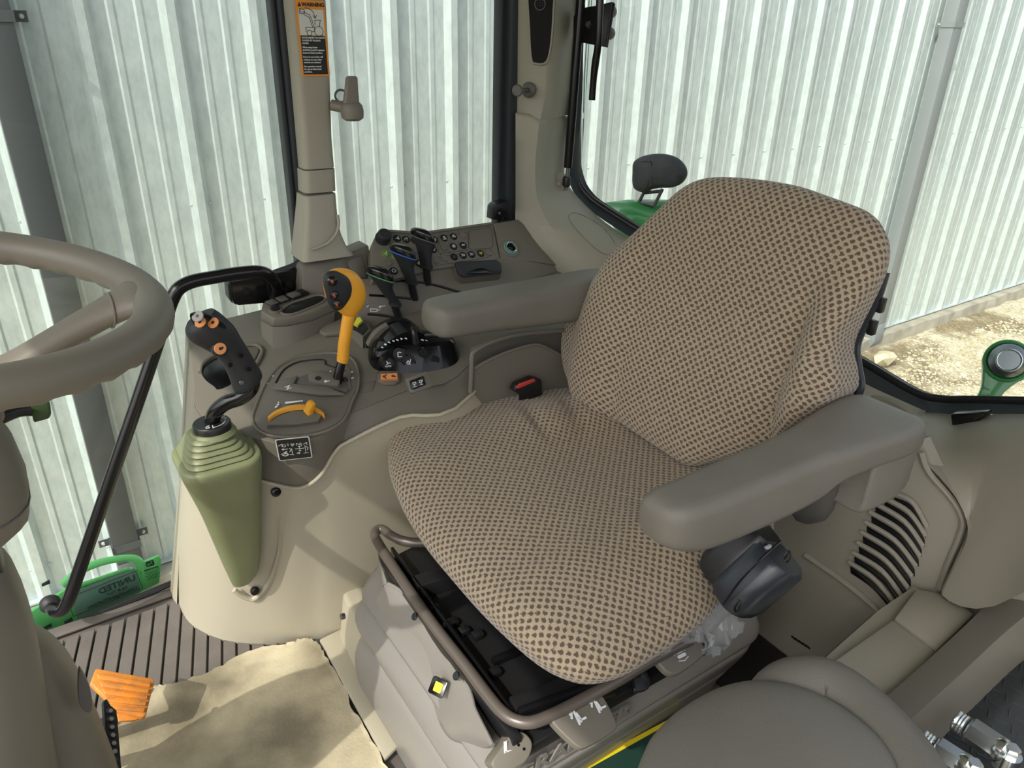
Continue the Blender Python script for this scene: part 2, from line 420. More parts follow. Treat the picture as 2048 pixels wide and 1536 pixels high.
for zz in (-0.687, -2.20, 0.85):
    for k in range(-6, 42):
        xs = [0.328 + 0.3048 * k]
        if k % 3 == 1: xs.append(0.328 + 0.3048 * k + 0.072)
        for xx in xs:
            o = s0 if first_s else s0.copy()
            if not first_s: C.objects.link(o)
            first_s = False; o.parent = wall; o.location = V((xx, -0.006, zz - ZB))
# bottom closure trim, curb and ground
struct('trim_1', box((5, WY - 0.006, ZB + 0.004), (16, 0.05, 0.008), 0.0), M_wall, smooth=False)
random.seed(3)
cu_n = 120; rings = []
for i in range(cu_n + 1):
    x = -2.5 + 16 * i / cu_n; j = random.uniform(-0.01, 0.01); j2 = random.uniform(-0.006, 0.006)
    rings.append([V((x, 3.36, GZ - 0.05)), V((x, 3.17 + j, GZ - 0.05)), V((x, 3.19 + j, ZB - 0.015 + j2)), V((x, 3.36, ZB - 0.004))])
struct('curb', loft(rings), M_conc, smooth=False)
gx0, gx1, gy0, gy1 = -9, 16, -6, 3.3
vs, fs = [], []; nx, ny = 125, 47
from mathutils import noise
for j in range(ny + 1):
    for i in range(nx + 1):
        x = gx0 + (gx1 - gx0) * i / nx; y = gy0 + (gy1 - gy0) * j / ny
        vs.append(V((x, y, GZ + 0.03 * noise.noise(V((x * 1.3, y * 1.3, 0))) + (0.05 if y > 3.0 else 0) * (0.5 + noise.noise(V((x * 3, y, 3)))))))
for j in range(ny):
    for i in range(nx):
        a = j * (nx + 1) + i; fs.append((a, a + 1, a + nx + 2, a + nx + 1))
struct('ground', (vs, fs), M_ground)
# loose stones on the gravel (countless small pieces: one joined mesh)
ico = bmesh.new(); bmesh.ops.create_icosphere(ico, subdivisions=1, radius=1); icv = [v.co.copy() for v in ico.verts]; icf = [tuple(v.index for v in f.verts) for f in ico.faces]; ico.free()
RK = PZ(1742, 708, GZ + 0.06) + V((0, -0.12, 0))
def stones(n, xr, yr, sr, seed):
    rnd = random.Random(seed); vs, fs = [], []
    for _ in range(n):
        x = rnd.uniform(*xr); y = rnd.uniform(*yr); s = rnd.uniform(*sr) * rnd.uniform(0.6, 1.0); a = rnd.uniform(0, 6.28); q = len(vs)
        if abs(x - RK.x) < 0.22 and abs(y - RK.y) < 0.16: continue
        fx, fz = rnd.uniform(0.7, 1.3), rnd.uniform(0.4, 0.8); z = GZ + 0.03 * noise.noise(V((x * 1.3, y * 1.3, 0)))
        for v in icv:
            w = V((v.x * fx, v.y, v.z * fz)) * s * rnd.uniform(0.8, 1.15)
            vs.append(V((x + w.x * math.cos(a) - w.y * math.sin(a), y + w.x * math.sin(a) + w.y * math.cos(a), z + w.z + s * 0.2)))
        fs += [tuple(i + q for i in f) for f in icf]
    return vs, fs
M_stone = mat('pale_stone', (0.70, 0.65, 0.50), 0.95, bump=1.0, bscale=70, var=0.35, vscale=11, col2=(0.42, 0.36, 0.22))
o = stuff(obj('gravel', stones(16000, (2.6, 9.5), (0.6, 3.16), (0.006, 0.020), 1), M_stone, None, sharp=30)); tag(o, 'loose pale crushed stones covering the ground behind the tractor', 'gravel')
o['kind'] = 'stuff'
rk = []
for v in icv: rk.append(PZ(1742, 708, GZ + 0.06) + V((0, -0.12, 0)) + V((v.x * 0.15, v.y * 0.09, v.z * 0.08)) * random.uniform(0.85, 1.15))
tag(obj('rock', (rk, icf), M_stone, sharp=30), 'largest pale limestone lump on the gravel beside the concrete curb', 'rock')

# downspouts
def spout(name, label, xl, w, d, m_, straps, foot):
    t = thing(name, label, 'downspout', (xl + w / 2, WY - 0.10, ZB))
    y0 = WY - 0.036 - d
    obj('pipe', box((xl + w / 2, y0 + d / 2, (ZB + 0.13 + ZT) / 2), (w, d, ZT - ZB - 0.13), 0.006), m_, t)
    ft = [V((xl, y0 + d, ZB + 0.13)), V((xl, y0, ZB + 0.13)), V((xl, y0 - foot, ZB - 0.02)), V((xl, y0 - foot + 0.03, ZB - 0.09)), V((xl, y0 + d, ZB + 0.02))]
    obj('elbow', prism(ft, V((w, 0, 0)), 0.004), m_, t)
    for z in straps:
        s = join(box((xl + w / 2, y0 - 0.002, z), (w + 0.012, 0.004, 0.036)), box((xl - 0.004, y0 + d / 2, z), (0.004, d + 0.02, 0.036)), box((xl + w + 0.004, y0 + d / 2, z), (0.004, d + 0.02, 0.036)),
                 box((xl + w + 0.026, WY - 0.036, z), (0.045, 0.004, 0.036)), box((xl - 0.026, WY - 0.036, z), (0.045, 0.004, 0.036)))
        st = obj('strap', s, m_, t, smooth=False)
        for xx in (xl + w + 0.03, xl - 0.03): obj('screw', lathe((xx, WY - 0.038, z), (0, -1, 0), [(0.009, 0), (0.006, 0.004), (0.006, 0.008)], 8), M_wall, st)
    return t
spout('downspout', 'dark grey square downspout on the wall behind the steering wheel', 0.042, 0.108, 0.085, M_spout, (0.005, -2.155), 0.10)
spout('downspout', 'pale grey square downspout on the wall behind the seat, right of photo', 6.05, 0.13, 0.10, M_spout2, (0.12,), 0.01)

# ================================================================== CAB SHELL
FZ = -1.15
# floor slab and its ribbed rubber surface
struct('floor', box((0.5, 0.745, FZ - 0.045), (2.3, 1.47, 0.08), 0.004), M_floor)
flr = bpy.data.objects['floor']
rd = V((0.251, 0.966, 0)).normalized(); rn = V((rd.y, -rd.x, 0))
c0 = PZ(339, 1200, FZ); prev = None
for k in range(-16, 9):
    q = c0 + rn * (0.0275 * k)
    a = q + rn * 0.002; b = q + rn * 0.0255
    def clip(p, t): return p + rd * ((t - p.y) / rd.y)
    y1 = 1.435 + (0.0 if k < 2 else -0.04 * (k - 1)); y0 = 0.62 + 0.02 * max(0, k)
    pr = [clip(a, y0), clip(b, y0), clip(b, y1), clip(a, y1)]
    obj('rib', prism([p + Z_ * 0.0005 for p in pr], Z_ * 0.004, 0.0012, 1), M_floor, flr)
obj('border_strip', prism([V((-0.55, 1.44, FZ)), V((0.30, 1.46, FZ)), V((0.30, 1.482, FZ)), V((-0.55, 1.482, FZ))], Z_ * 0.006, 0.003), M_floor, flr)
struct('trim_2', box((-0.05, 1.503, FZ - 0.10), (1.1, 0.03, 0.13), 0.004), M_blk)     # door sill seal
# roof
struct('ceiling', box((0.36, 0.62, 0.56), (2.16, 1.86, 0.09), 0.03), M_pil)
# windows
def pane(name, loop, n, th, frame_w=None):
    o = struct(name, prism([V(p) for p in loop], V(n).normalized() * th), M_glass, smooth=False); return o
GY = 1.485
# front right-hand pane, rounded at its lower rear corner
g1 = [V((-0.60, GY + 0.02, 0.5)), V((-0.60, GY + 0.02, -1.17)), V((0.40, GY + 0.02, -1.17)), V((0.40, GY + 0.02, -0.50)), V((0.455, GY + 0.02, -0.47)), V((0.49, GY + 0.02, -0.42)), V((0.50, GY + 0.02, 0.5))]
pane('window_1', g1, (0, 1, 0), 0.005)
pane('window_2', [V((0.56, GY + 0.02, 0.5)), V((0.56, GY + 0.02, -0.60)), V((1.01, GY + 0.02, -0.60)), V((1.01, GY + 0.02, 0.5))], (0, 1, 0), 0.005)
# rear pane: bowed, cut by the sloping sill
sill_px = [(1152, 150, 1.19), (1150, 300, 1.19), (1153, 345, 1.20), (1172, 385, 1.215), (1225, 425, 1.25), (1460, 568, 1.34), (1725, 722, 1.375), (1830, 783, 1.375), (1885, 797, 1.37), (1960, 799, 1.35), (2200, 805, 1.30)]
sill = [PX(u, v, x) for u, v, x in sill_px]
top = [V((p.x, p.y, 0.5)) for p in sill]
def ribbon(a, b, th):
    n = len(a); vs = list(a) + list(b) + [p + th for p in a] + [p + th for p in b]; fs = []
    for i in range(n - 1):
        fs += [(i, i + 1, n + i + 1, n + i), (2 * n + i, 3 * n + i, 3 * n + i + 1, 2 * n + i + 1), (i, 2 * n + i, 2 * n + i + 1, i + 1), (n + i, n + i + 1, 3 * n + i + 1, 3 * n + i)]
    fs += [(0, n, 3 * n, 2 * n), (n - 1, 3 * n - 1, 4 * n - 1, 2 * n - 1)]
    return vs, fs
rs = [s + V((0.02, 0, -0.012)) for s in sill]
struct('window_3', ribbon(rs, [V((p.x, p.y, 0.5)) for p in rs], V((0.004, 0, 0))), M_glass, smooth=False)
# seals round the rear pane: black channel + grey frame strip
st = cr([PX(1170, -80, 1.17)] + sill[:], 5)
struct('trim_3', tube([p + V((-0.004, 0, 0)) for p in st], 0.008, 10, smooth=False), M_blk)
fr = [PX(u, v, x) for u, v, x in [(1143, -80, 1.16), (1146, 150, 1.16), (1138, 300, 1.16), (1140, 365, 1.17), (1160, 400, 1.185), (1210, 442, 1.22), (1450, 592, 1.31), (1715, 763, 1.345), (1850, 825, 1.345), (1890, 834, 1.34), (1960, 828, 1.32), (2200, 834, 1.27)]]
fr = cr(fr, 5); sd = cr([PX(1150, -80, 1.17)] + sill, 5)
rings = []
for a, b in zip(fr, cr([PX(1160, -80, 1.17)] + sill, 5)):
    up = (b - a)
    rings.append([a, a + V((0.03, 0, -0.004)), b + V((0.02, 0, 0)), b + V((-0.006, 0, 0))])
struct('trim_4', loft(rings), M_seal)
# side window seals
struct('trim_5', join(box((0.4905, GY + 0.005, -0.0), (0.014, 0.035, 0.98), 0.003), box((0.478, GY + 0.012, -0.0), (0.010, 0.03, 0.94), 0.003)), M_seal)
crn = [V((0.05, GY, -0.50)), V((0.25, GY, -0.475)), V((0.40, GY, -0.452)), V((0.455, GY, -0.43)), V((0.478, GY, -0.39))]
crnl = [V((0.05, GY, -0.64)), V((0.25, GY, -0.62)), V((0.40, GY, -0.60)), V((0.50, GY, -0.56)), V((0.50, GY, -0.40))]
struct('trim_6', join(tube([PY(500, 566, 1.47), PY(545, 548, 1.47), PY(590, 531, 1.47), PY(604, 516, 1.47), PY(608, 495, 1.47)], 0.0075, 8),
                      prism([PY(470, 578, 1.475), PY(585, 533, 1.475), PY(612, 505, 1.475), PY(618, 600, 1.475), PY(560, 625, 1.475)], V((0, 0.012, 0)), 0.002)), M_seal)
struct('trim_7', join(box((0.999, GY + 0.0, 0.04), (0.028, 0.045, 0.96), 0.003), box((0.975, GY + 0.012, 0.04), (0.010, 0.03, 0.96), 0.003)), M_seal)
# sill rail along the lower edge of the front right pane
struct('trim_8', tube([PY(60, 1287, 1.48), PY(120, 1262, 1.48), PY(230, 1214, 1.48), PY(345, 1166, 1.48)], 0.007, 8, smooth=False), M_blk)

# B pillar (trim_9): lofted horizontal sections, flaring at the foot
def pillar_ring(ul, ur, v, yf, yb=1.475, r=0.012):
    a = PY(ul, v, yf); b = PY(ur, v, yf); z = a.z; b.z = z
    c = V(((a.x + b.x) / 2, (yf + yb) / 2, z))
    return rrect(c, X_, Y_, b.x - a.x, yb - yf, r, 4)
B1 = [(577, 640, -60), (581, 655, 0), (595, 663, 150), (606, 667, 280), (611, 672, 340)]
struct('trim_9', loft([pillar_ring(a, b, v, 1.425) for a, b, v in B1]), M_pil)
struct('trim_10', loft([pillar_ring(a, b, v, 1.421) for a, b, v in [(610, 673, 343), (612, 675, 388)]]), M_pil)
B3 = [(611, 675, 394, 1.415), (611, 677, 420, 1.41), (610, 680, 450, 1.405), (609, 686, 478, 1.40), (608, 696, 503, 1.395), (607, 712, 526, 1.39)]
struct('trim_11', loft([pillar_ring(a, b, v, y) for a, b, v, y in B3]), M_pil)
bulge = cr([PY(676, 430, 1.40), PY(678, 450, 1.395), PY(672, 470, 1.39), PY(655, 488, 1.385), PY(625, 500, 1.385)], 5)
obj('moulded_ridge', tube([p + V((0, 0.002, 0)) for p in bulge], 0.003, 8, smooth=False), M_pil, bpy.data.objects['trim_11'])

# C pillar: upper trim with the speaker recess, lower trim sweeping under the rear pane
def cring(v, ul, um, ur, y1, ym, xr):
    a = PY(ul, v, y1); b = PY(um, v, ym); c = PX(ur, v, xr)
    b.z = a.z; c.z = a.z
    return [a + V((0, 0.05, 0)), a, a.lerp(b, 0.35) + V((0, -0.004, 0)), a.lerp(b, 0.8) + V((0, -0.006, 0)), b, b.lerp(c, 0.3) + V((0, -0.004, 0)), b.lerp(c, 0.75), c, c + V((0.03, 0.05, 0))]
cu_ = [cring(v, ul, um, ur, 1.45, 1.40, 1.17) for v, ul, um, ur in [(-80, 1044, 1100, 1158), (0, 1043, 1104, 1155), (100, 1042, 1103, 1148), (180, 1041, 1094, 1144), (238, 1040, 1080, 1137)]]
struct('trim_12', loft(cu_), M_pil, sharp=60)
cl = [(PY(1031, 240, 1.45), PY(1078, 252, 1.395), PX(1135, 245, 1.17)),
      (PY(1031, 330, 1.45), PY(1070, 335, 1.392), PX(1126, 332, 1.165)),
      (PY(1031, 400, 1.45), PY(1076, 400, 1.385), PX(1142, 378, 1.17)),
      (PY(1032, 450, 1.44), PY(1100, 450, 1.36), PX(1212, 446, 1.22)),
      (PY(1050, 500, 1.41), PY(1150, 515, 1.30), PX(1330, 520, 1.265)),
      (PY(1100, 580, 1.38), PY(1230, 620, 1.20), PX(1480, 612, 1.31)),
      (PY(1200, 680, 1.30), PY(1400, 740, 1.05), PX(1620, 700, 1.335)),
      (PX(1500, 850, 1.20), PX(1600, 830, 1.24), PX(1716, 760, 1.345)),
      (PX(1700, 930, 1.18), PX(1750, 890, 1.22), PX(1812, 805, 1.345)),
      (PX(1770, 930, 1.16), PX(1810, 890, 1.20), PX(1852, 822, 1.34))]
cl = [(PY(1031, 225, 1.455), PY(1080, 236, 1.405), PX(1134, 232, 1.18))] + cl
A_ = cr([c[0] for c in cl], 4); B_ = cr([c[1] for c in cl], 4); C_ = cr([c[2] for c in cl], 4)
rings = []
for a, b, c in zip(A_, B_, C_):
    rings.append([a + V((0.04, 0.04, -0.03)), a, a.lerp(b, 0.5) + V((0, -0.005, 0.003)), b, b.lerp(c, 0.33) + V((0, -0.003, 0.004)), b.lerp(c, 0.7) + V((0, 0, 0.002)), c, c + V((0.03, 0.03, -0.03))])
struct('trim_13', loft(rings), M_pil, sharp=60)
# oblong blanking cover in the lower trim, laid on the trim's own surface
from mathutils.bvhtree import BVHTree
def surf(o):
    w = WL[o.name]; me = o.data
    return BVHTree.FromPolygons([v.co + w for v in me.vertices], [tuple(p.vertices) for p in me.polygons])
def hit(bv, u, v, h=0.0):
    p, n, i, d = bv.ray_cast(V((0, 0, 0)), R(u, v).normalized())
    if p is None: return None
    if n.dot(p) > 0: n = -n
    return p + n * h
t13 = surf(bpy.data.objects['trim_13'])
ob = [(1146, 426), (1160, 429), (1185, 441), (1210, 460), (1229, 486), (1232, 503), (1222, 510), (1205, 507), (1180, 488), (1155, 462), (1139, 441), (1138, 431)]
hp_ = [hit(t13, u, v, 0.0006) for u, v in ob]
if all(hp_): obj('blanking_cover', join(tube(hp_, 0.0009, 6, 3, closed=True)), M_con, bpy.data.objects['trim_13'])

# ================================================================== FITTINGS ON THE PILLARS
# warning label on the B pillar
fo = PY(628, 78, 1.4235)
fx = (PY(655, 78, 1.4235) - PY(600, 78, 1.4235)).normalized(); fy = Z_.copy()
F1 = Face(fo, V((1, 0, 0)), V((0, 0, 1)))
def uvF(face, u, v):
    p = Plane(face.o, face.n).at(u, v); d = p - face.o; return d.dot(face.x), d.dot(face.y)
w = 0.054; h = 0.148
a0, b0 = uvF(F1, 593, 4); a1, b1 = uvF(F1, 657, 152); aa, bb = uvF(F1, 601, 152); ab, bt = uvF(F1, 651, 2)
cxl = (a0 + a1 + aa + ab) / 4; hh = bt - b1; ww = ((ab - a0) + (a1 - aa)) / 2
t = thing('warning_label', 'orange and black WARNING label with loader drawing, on the pillar', 'label', F1(cxl, b1))
F1 = Face(F1(cxl, (bt + b1) / 2), X_, Z_)
obj('backing', F1.rr(0, 0, ww, hh, 0.003, 0.0008), M_lorg, t)
obj('picture_field', F1.rr(0, hh * 0.215, ww * 0.86, hh * 0.335, 0.001, 0.0005, 0.0008), M_lwht, t)
obj('text_field', F1.rr(0, -hh * 0.22, ww * 0.86, hh * 0.51, 0.001, 0.0005, 0.0008), M_label, t)
obj('heading', join(text(F1, 'WARNING', ww * 0.095, hh * 0.443, 0.0086, 0.0009, bold=0.0003), F1.rr(-ww * 0.37, hh * 0.44, 0.001, 0.001, 0.0003, 0.0003, 0.0009),
    prism([F1(-ww * 0.44, hh * 0.42, 0.0009), F1(-ww * 0.31, hh * 0.42, 0.0009), F1(-ww * 0.375, hh * 0.475, 0.0009)], F1.n * 0.0003)), M_label, t, smooth=False)
body = ['AVOID INJURY OR DEATH', 'CAUSED BY FALLING', 'LOADS.', '', 'When using loader', 'ALWAYS put SCV selector', 'knobs in loader position.', '', 'If you do not, loader will', 'continue to move after', 'controls are released.', '', 'See operators manual', 'for use of other knob', 'positions.']
gs = []
y = hh * 0.015; 
for ln in body:
    if ln: gs.append(text(F1, ln, -ww * 0.40, y, 0.0037, 0.0014, bold=0.00016, align='LEFT'))
    y -= hh * 0.0365 if ln else hh * 0.018
obj('lettering', join(*gs), M_lwht, t, smooth=False)
def sc_(pts, s=0.001): return [(a * s, b * s + hh * 0.215) for a, b in pts]
def circ(cx_, cy_, r, n=14): return [(cx_ + r * math.cos(2 * math.pi * i / n), cy_ + r * math.sin(2 * math.pi * i / n)) for i in range(n + 1)]
dr = [circ(-6, -17, 4.5), circ(12, -14, 8), [(-12, -8), (4, -8)], [(-12, -8), (-12, -15)], [(4, -8), (4, -15), (-1, -15)], [(6, -4), (6, 4), (17, 4)], [(16, 4), (14, -6)], [(4, -8), (0, 6), (-3, 12), (-15, 17)], [(1, -8), (-4, 8), (-14, 13)], [(-20, 22), (-18, 14), (-11, 15), (-12, 20), (-20, 22)],
      [(-11, 23), (-4, 23), (4, 17), (7, 8)], [(3, 11), (7, 7), (10, 12)], [(-23, -22), (21, -22)], [(-21, 20), (-22, 16), (-20, 13)]]
class FF:
    def __init__(s, f): s.f = f; s.n = f.n
    def __call__(s, a, b): return s.f(a, b)
obj('loader_drawing', strokes(FF(F1), [sc_(l) for l in dr], 0.0009, 0.0013, 0.0003), M_label, t, smooth=False)

# clamp-style holder on the B pillar's rear edge
p0 = PY(668, 210, 1.43); hc = PY(704, 220, 1.40)
t = thing('pillar_holder', 'tan plastic swivel holder sticking out of the pillar below the label', 'holder', p0)
obj('arm', tube([p0 + V((-0.004, 0, 0)), p0.lerp(hc, 0.6), hc], [0.0105, 0.010, 0.011], 12), M_brn, t)
obj('knuckle', lathe(hc - Z_ * 0.020, Z_, [(0.0, 0), (0.014, 0.001), (0.021, 0.006), (0.022, 0.018), (0.020, 0.028), (0.016, 0.033)], 22), M_brn, t)
tb = PY(702, 206, 1.395); tt = PY(703, 152, 1.395)
obj('blade', loft([rrect(tb, X_, Y_, 0.031, 0.014, 0.005), rrect(tb.lerp(tt, 0.5), X_, Y_, 0.026, 0.012, 0.005), rrect(tt - Z_ * 0.003, X_, Y_, 0.022, 0.010, 0.004), rrect(tt, X_, Y_, 0.016, 0.006, 0.003)]), M_brn, t)
obj('clamp_ring', ring(PY(682, 192, 1.425), (0.2, 1, 0), 0.011, 0.0022), M_gry, t)

# coat hook on the C pillar
ph = PY(1057, 180, 1.425); pe = PY(1035, 181, 1.39)
t = thing('coat_hook', 'small round grey coat hook on the rear pillar', 'hook', ph)
d = (pe - ph).normalized()
obj('base_plate', lathe(ph, d, [(0.0165, -0.003), (0.0165, 0.001), (0.011, 0.005)], 24), M_gry, t)
obj('peg', tube([ph, pe], [0.0055, 0.0042], 12, smooth=False), M_gry, t)
obj('head', lathe(pe - d * 0.003, d, [(0.009, 0), (0.0125, 0.003), (0.010, 0.006)], 20), M_gry, t)

# black speaker grille recess on the C pillar
pcs = Plane.three(PY(1050, 0, 1.447), PY(1104, 0, 1.397), PY(1094, 180, 1.397))
pcs = pcs.off(0.004)
sp_o = [(1058, -60), (1108, -60), (1107, 20), (1103, 80), (1097, 115), (1088, 127), (1072, 127), (1063, 118), (1059, 60)]
t = thing('speaker', 'narrow black speaker panel set in the rear pillar', 'speaker', pcs.at(1083, 40))
pts = cr([pcs.at(u, v, 0.0) for u, v in sp_o], 4, True)
obj('panel', prism([p - pcs.n * 0.01 for p in pts], pcs.n * 0.0145, 0.001), mat('speaker_cloth', (0.006, 0.006, 0.006), 0.9), t)
obj('surround', tube([pcs.at(u, v, 0.004) for u, v in sp_o], 0.0022, 8, closed=True), M_pil, t)
obj('badge', join(ring(pcs.at(1080, 8, 0.006), pcs.n, 0.0115, 0.0012), *[disc(pcs.at(1080 + i * 5, 6 + j * 5, 0.006), pcs.n, 0.0009, 0.001, 6) for i in (-1, 0, 1) for j in (-1, 0, 1)]), M_gry, t)

# gas strut beside the rear pane
s0_ = PX(1166, -60, 1.13); s1_ = PX(1136, 335, 1.12); s2_ = PX(1134, 352, 1.12); s3_ = PX(1132, 380, 1.12)
t = thing('gas_strut', 'black gas strut along the rear window edge', 'strut', s3_)
obj('cylinder', tube([s0_, s1_], 0.0105, 16, smooth=False), M_blkg, t)
obj('rod', tube([s1_, s3_], 0.005, 12, smooth=False), M_steel, t)
obj('ball_socket', lathe(s2_, s3_ - s2_, [(0.004, 0), (0.009, 0.002), (0.0105, 0.010), (0.010, 0.022), (0.006, 0.026)], 16), M_blk, t)
mp = hit(t13, 1118, 366, 0.0)
obj('mount', lathe(mp, V((-0.7, -0.7, 0.05)), [(0.024, -0.012), (0.024, 0.0), (0.018, 0.004), (0.013, 0.006), (0.006, 0.007), (0.006, 0.016)], 24), M_pil, t)

# wiper motor bracket and wiper arm on the rear pane
cx1 = Plane(PX(1180, 50, 1.16), V((-1, -0.35, 0.1)))
bo = [(1147, 34), (1152, 22), (1165, 16), (1226, 4), (1229, 8), (1214, 95), (1158, 84), (1146, 74)]
wip = t = thing('rear_wiper', 'black wiper bracket with long hanging arm at the top of the rear window', 'wiper', cx1.at(1185, 50))
obj('plate', prism([cx1.at(u, v) for u, v in bo], -cx1.n * 0.005, 0.001), M_blk, t)
obj('side_plate', prism([cx1.at(1186, 14, 0.002), cx1.at(1226, 4, 0.002), cx1.at(1214, 95, 0.002), cx1.at(1178, 88, 0.002)], cx1.n * 0.006, 0.002), M_blk, t)
for u, v in ((1161, 33), (1160, 68)):
    obj('grommet', join(ring(cx1.at(u, v, 0.001), cx1.n, 0.007, 0.0018, 18, 6), disc(cx1.at(u, v, 0), cx1.n, 0.0045, 0.003, 12)), M_blkg, t)
obj('spindle', join(lathe(cx1.at(1182, 50, 0), cx1.n, [(0.009, 0), (0.009, 0.006), (0.006, 0.008), (0.006, 0.016)], 6)), M_gry, t)
for u, v in ((1226, 25), (1223, 68)):
    obj('rubber_mount', lathe(cx1.at(u, v, -0.03), cx1.n, [(0.010, 0), (0.013, 0.006), (0.013, 0.018), (0.010, 0.022)], 16), M_gry, t)
obj('wiper_arm', tube([PX(u, v, 1.13) for u, v in [(1202, -60), (1199, 30), (1196, 90), (1191, 125), (1187, 160), (1184, 200)]], [0.0085, 0.0085, 0.008, 0.0085, 0.0075, 0.0075], 12), M_blkg, wip)

# latch at the bottom of the side window
t = thing('window_latch', 'black window latch low beside the rear pillar', 'latch', PY(1000, 435, 1.46))
lp = Plane(V((0, 1.455, 0)), V((0, -1, 0)))
obj('body', prism([lp.at(u, v) for u, v in [(986, 440), (988, 415), (994, 408), (1016, 402), (1018, 440)]], V((0, 0.03, 0)), 0.002), M_blk, t)
obj('knob', disc(lp.at(1002, 427, 0), lp.n, 0.012, 0.010, 18), M_blkg, t)

# mirror bracket and handrail on the right-hand door
hp = Plane(V((0, 1.455, 0)), V((0, -1, 0)))
t = thing('handrail_bracket', 'black steel plate behind the handrail at the foot of the pillar', 'bracket', hp.at(530, 600))
obj('plate', prism([hp.at(u, v) for u, v in [(460, 567), (463, 560), (604, 536), (606, 600), (545, 605), (478, 611), (468, 608)]], V((0, 0.008, 0)), 0.002), M_blkg, t)
obj('side_lug', prism([hp.at(u, v) for u, v in [(456, 570), (462, 560), (466, 608), (459, 598)]], V((0, 0.03, 0)), 0.001), M_blk, t)
for u, v in ((492, 582), (578, 569), (558, 586), (571, 582)):
    obj('bolt', lathe(hp.at(u, v, 0), hp.n, [(0.009, 0), (0.009, 0.002), (0.0055, 0.002), (0.005, 0.008)], 6), M_blk, t)
hr = [(548, 592, 1.45), (553, 575, 1.43), (543, 556, 1.41), (520, 544, 1.40), (480, 546, 1.40), (430, 554, 1.40), (385, 563, 1.40), (358, 577, 1.40), (344, 600, 1.40), (330, 640, 1.40), (290, 760, 1.40), (240, 905, 1.40), (190, 1050, 1.40), (150, 1165, 1.40), (137, 1200, 1.405), (125, 1220, 1.42), (110, 1222, 1.44), (100, 1212, 1.47)]
t = thing('handrail', 'long black bent handrail slanting across the right-hand window', 'handrail', PY(100, 1215, 1.47))
obj('tube', tube([PY(*a) for a in hr], 0.0125, 16, 5), M_blkg, t)
obj('foot_boss', lathe(PY(100, 1205, 1.478), V((0, -1, 0)), [(0.019, 0), (0.019, 0.010), (0.013, 0.018), (0.008, 0.020)], 24), M_rub, t)

# ================================================================== STEERING WHEEL AND COLUMN
wc = V((-0.092, 0.795, -0.227)); wn = V((0.157, -0.055, 0.986)).normalized()
wa = V((0, 1, 0)).cross(wn).normalized(); wb = wn.cross(wa)
RW = 0.193
t = thing('steering_wheel', 'tan steering wheel with thick padded rim and finger grips, cut off by the left edge', 'steering wheel', wc)
def wp(th, r, h=0.0): return wc + (wa * math.cos(th) + wb * math.sin(th)) * r + wn * h
NW = 120; rp = []; rr = []
for i in range(NW):
    th = 2 * math.pi * i / NW
    rp.append(wp(th, RW)); 
rings = []
for i in range(NW):
    th = 2 * math.pi * i / NW; c = rp[i]; e = (c - wc).normalized(); rg = []
    for j in range(20):
        ph = 2 * math.pi * j / 20; r = 0.0175
        if math.sin(ph) < -0.1: r += 0.0013 * math.cos(th * 38) * min(1, -math.sin(ph) * 1.6)
        rg.append(c + e * (math.cos(ph) * r * 1.06) + wn * (math.sin(ph) * r))
    rings.append(rg)
rings.append(rings[0])
obj('rim', loft(rings, (False, False)), M_brn, t)
# two spokes leading to the hub
for th in (0.55, 2.9, 4.9):
    pass
def spoke(th, name='spoke'):
    pr = []
    for r, w_, h_, dz in [(RW, 0.052, 0.015, 0.0), (RW - 0.02, 0.034, 0.014, -0.001), (RW - 0.05, 0.0205, 0.013, -0.004), (RW - 0.10, 0.019, 0.012, -0.014), (0.055, 0.021, 0.012, -0.028), (0.02, 0.024, 0.012, -0.03)]:
        e = (wa * math.cos(th) + wb * math.sin(th)); f_ = wn.cross(e)
        c = wc + e * r + wn * dz
        pr.append([c + f_ * (math.cos(2 * math.pi * j / 16) * w_) + wn * (math.sin(2 * math.pi * j / 16) * h_) for j in range(16)])
    R2 = []
    for col in range(16): R2.append(cr([pr[i][col] for i in range(len(pr))], 5))
    return obj(name, loft([[R2[c_][i] for c_ in range(16)] for i in range(len(R2[0]))]), M_brn, t)
def spoke(th, name='spoke'):
    sec = [(RW + 0.002, 0.050, 0.0150, 0.0), (RW - 0.016, 0.036, 0.0150, -0.002), (RW - 0.034, 0.024, 0.0155, -0.012), (RW - 0.07, 0.0175, 0.0155, -0.034), (0.07, 0.019, 0.015, -0.068), (0.03, 0.024, 0.015, -0.088)]
    e = (wa * math.cos(th) + wb * math.sin(th)); f_ = wn.cross(e); pr = []
    for r, w_, h_, dz in sec:
        c = wc + e * r + wn * dz
        pr.append([c + f_ * (math.cos(2 * math.pi * j / 18) * w_) + wn * (math.sin(2 * math.pi * j / 18) * h_) for j in range(18)])
    cols = [cr([q[c_] for q in pr], 5) for c_ in range(18)]
    return obj(name, loft([[cols[c_][i] for c_ in range(18)] for i in range(len(cols[0]))]), M_brn, t)
sp1 = spoke(math.radians(4)); spoke(math.radians(184))
e0 = wa * math.cos(0.07) + wb * math.sin(0.07); jc = wc + e0 * (RW - 0.036) - wn * 0.0135; f0 = wn.cross(e0)
obj('seam_band', tube([jc + f0 * (math.cos(2 * math.pi * j / 18) * 0.0238) + wn * (math.sin(2 * math.pi * j / 18) * 0.0162) for j in range(18)], 0.0012, 6, 3, closed=True), M_brn, sp1)
obj('hub', lathe(wc - wn * 0.135, wn, [(0.05, 0), (0.062, 0.02), (0.06, 0.04), (0.045, 0.055), (0.0, 0.062)], 28), M_brn, t)

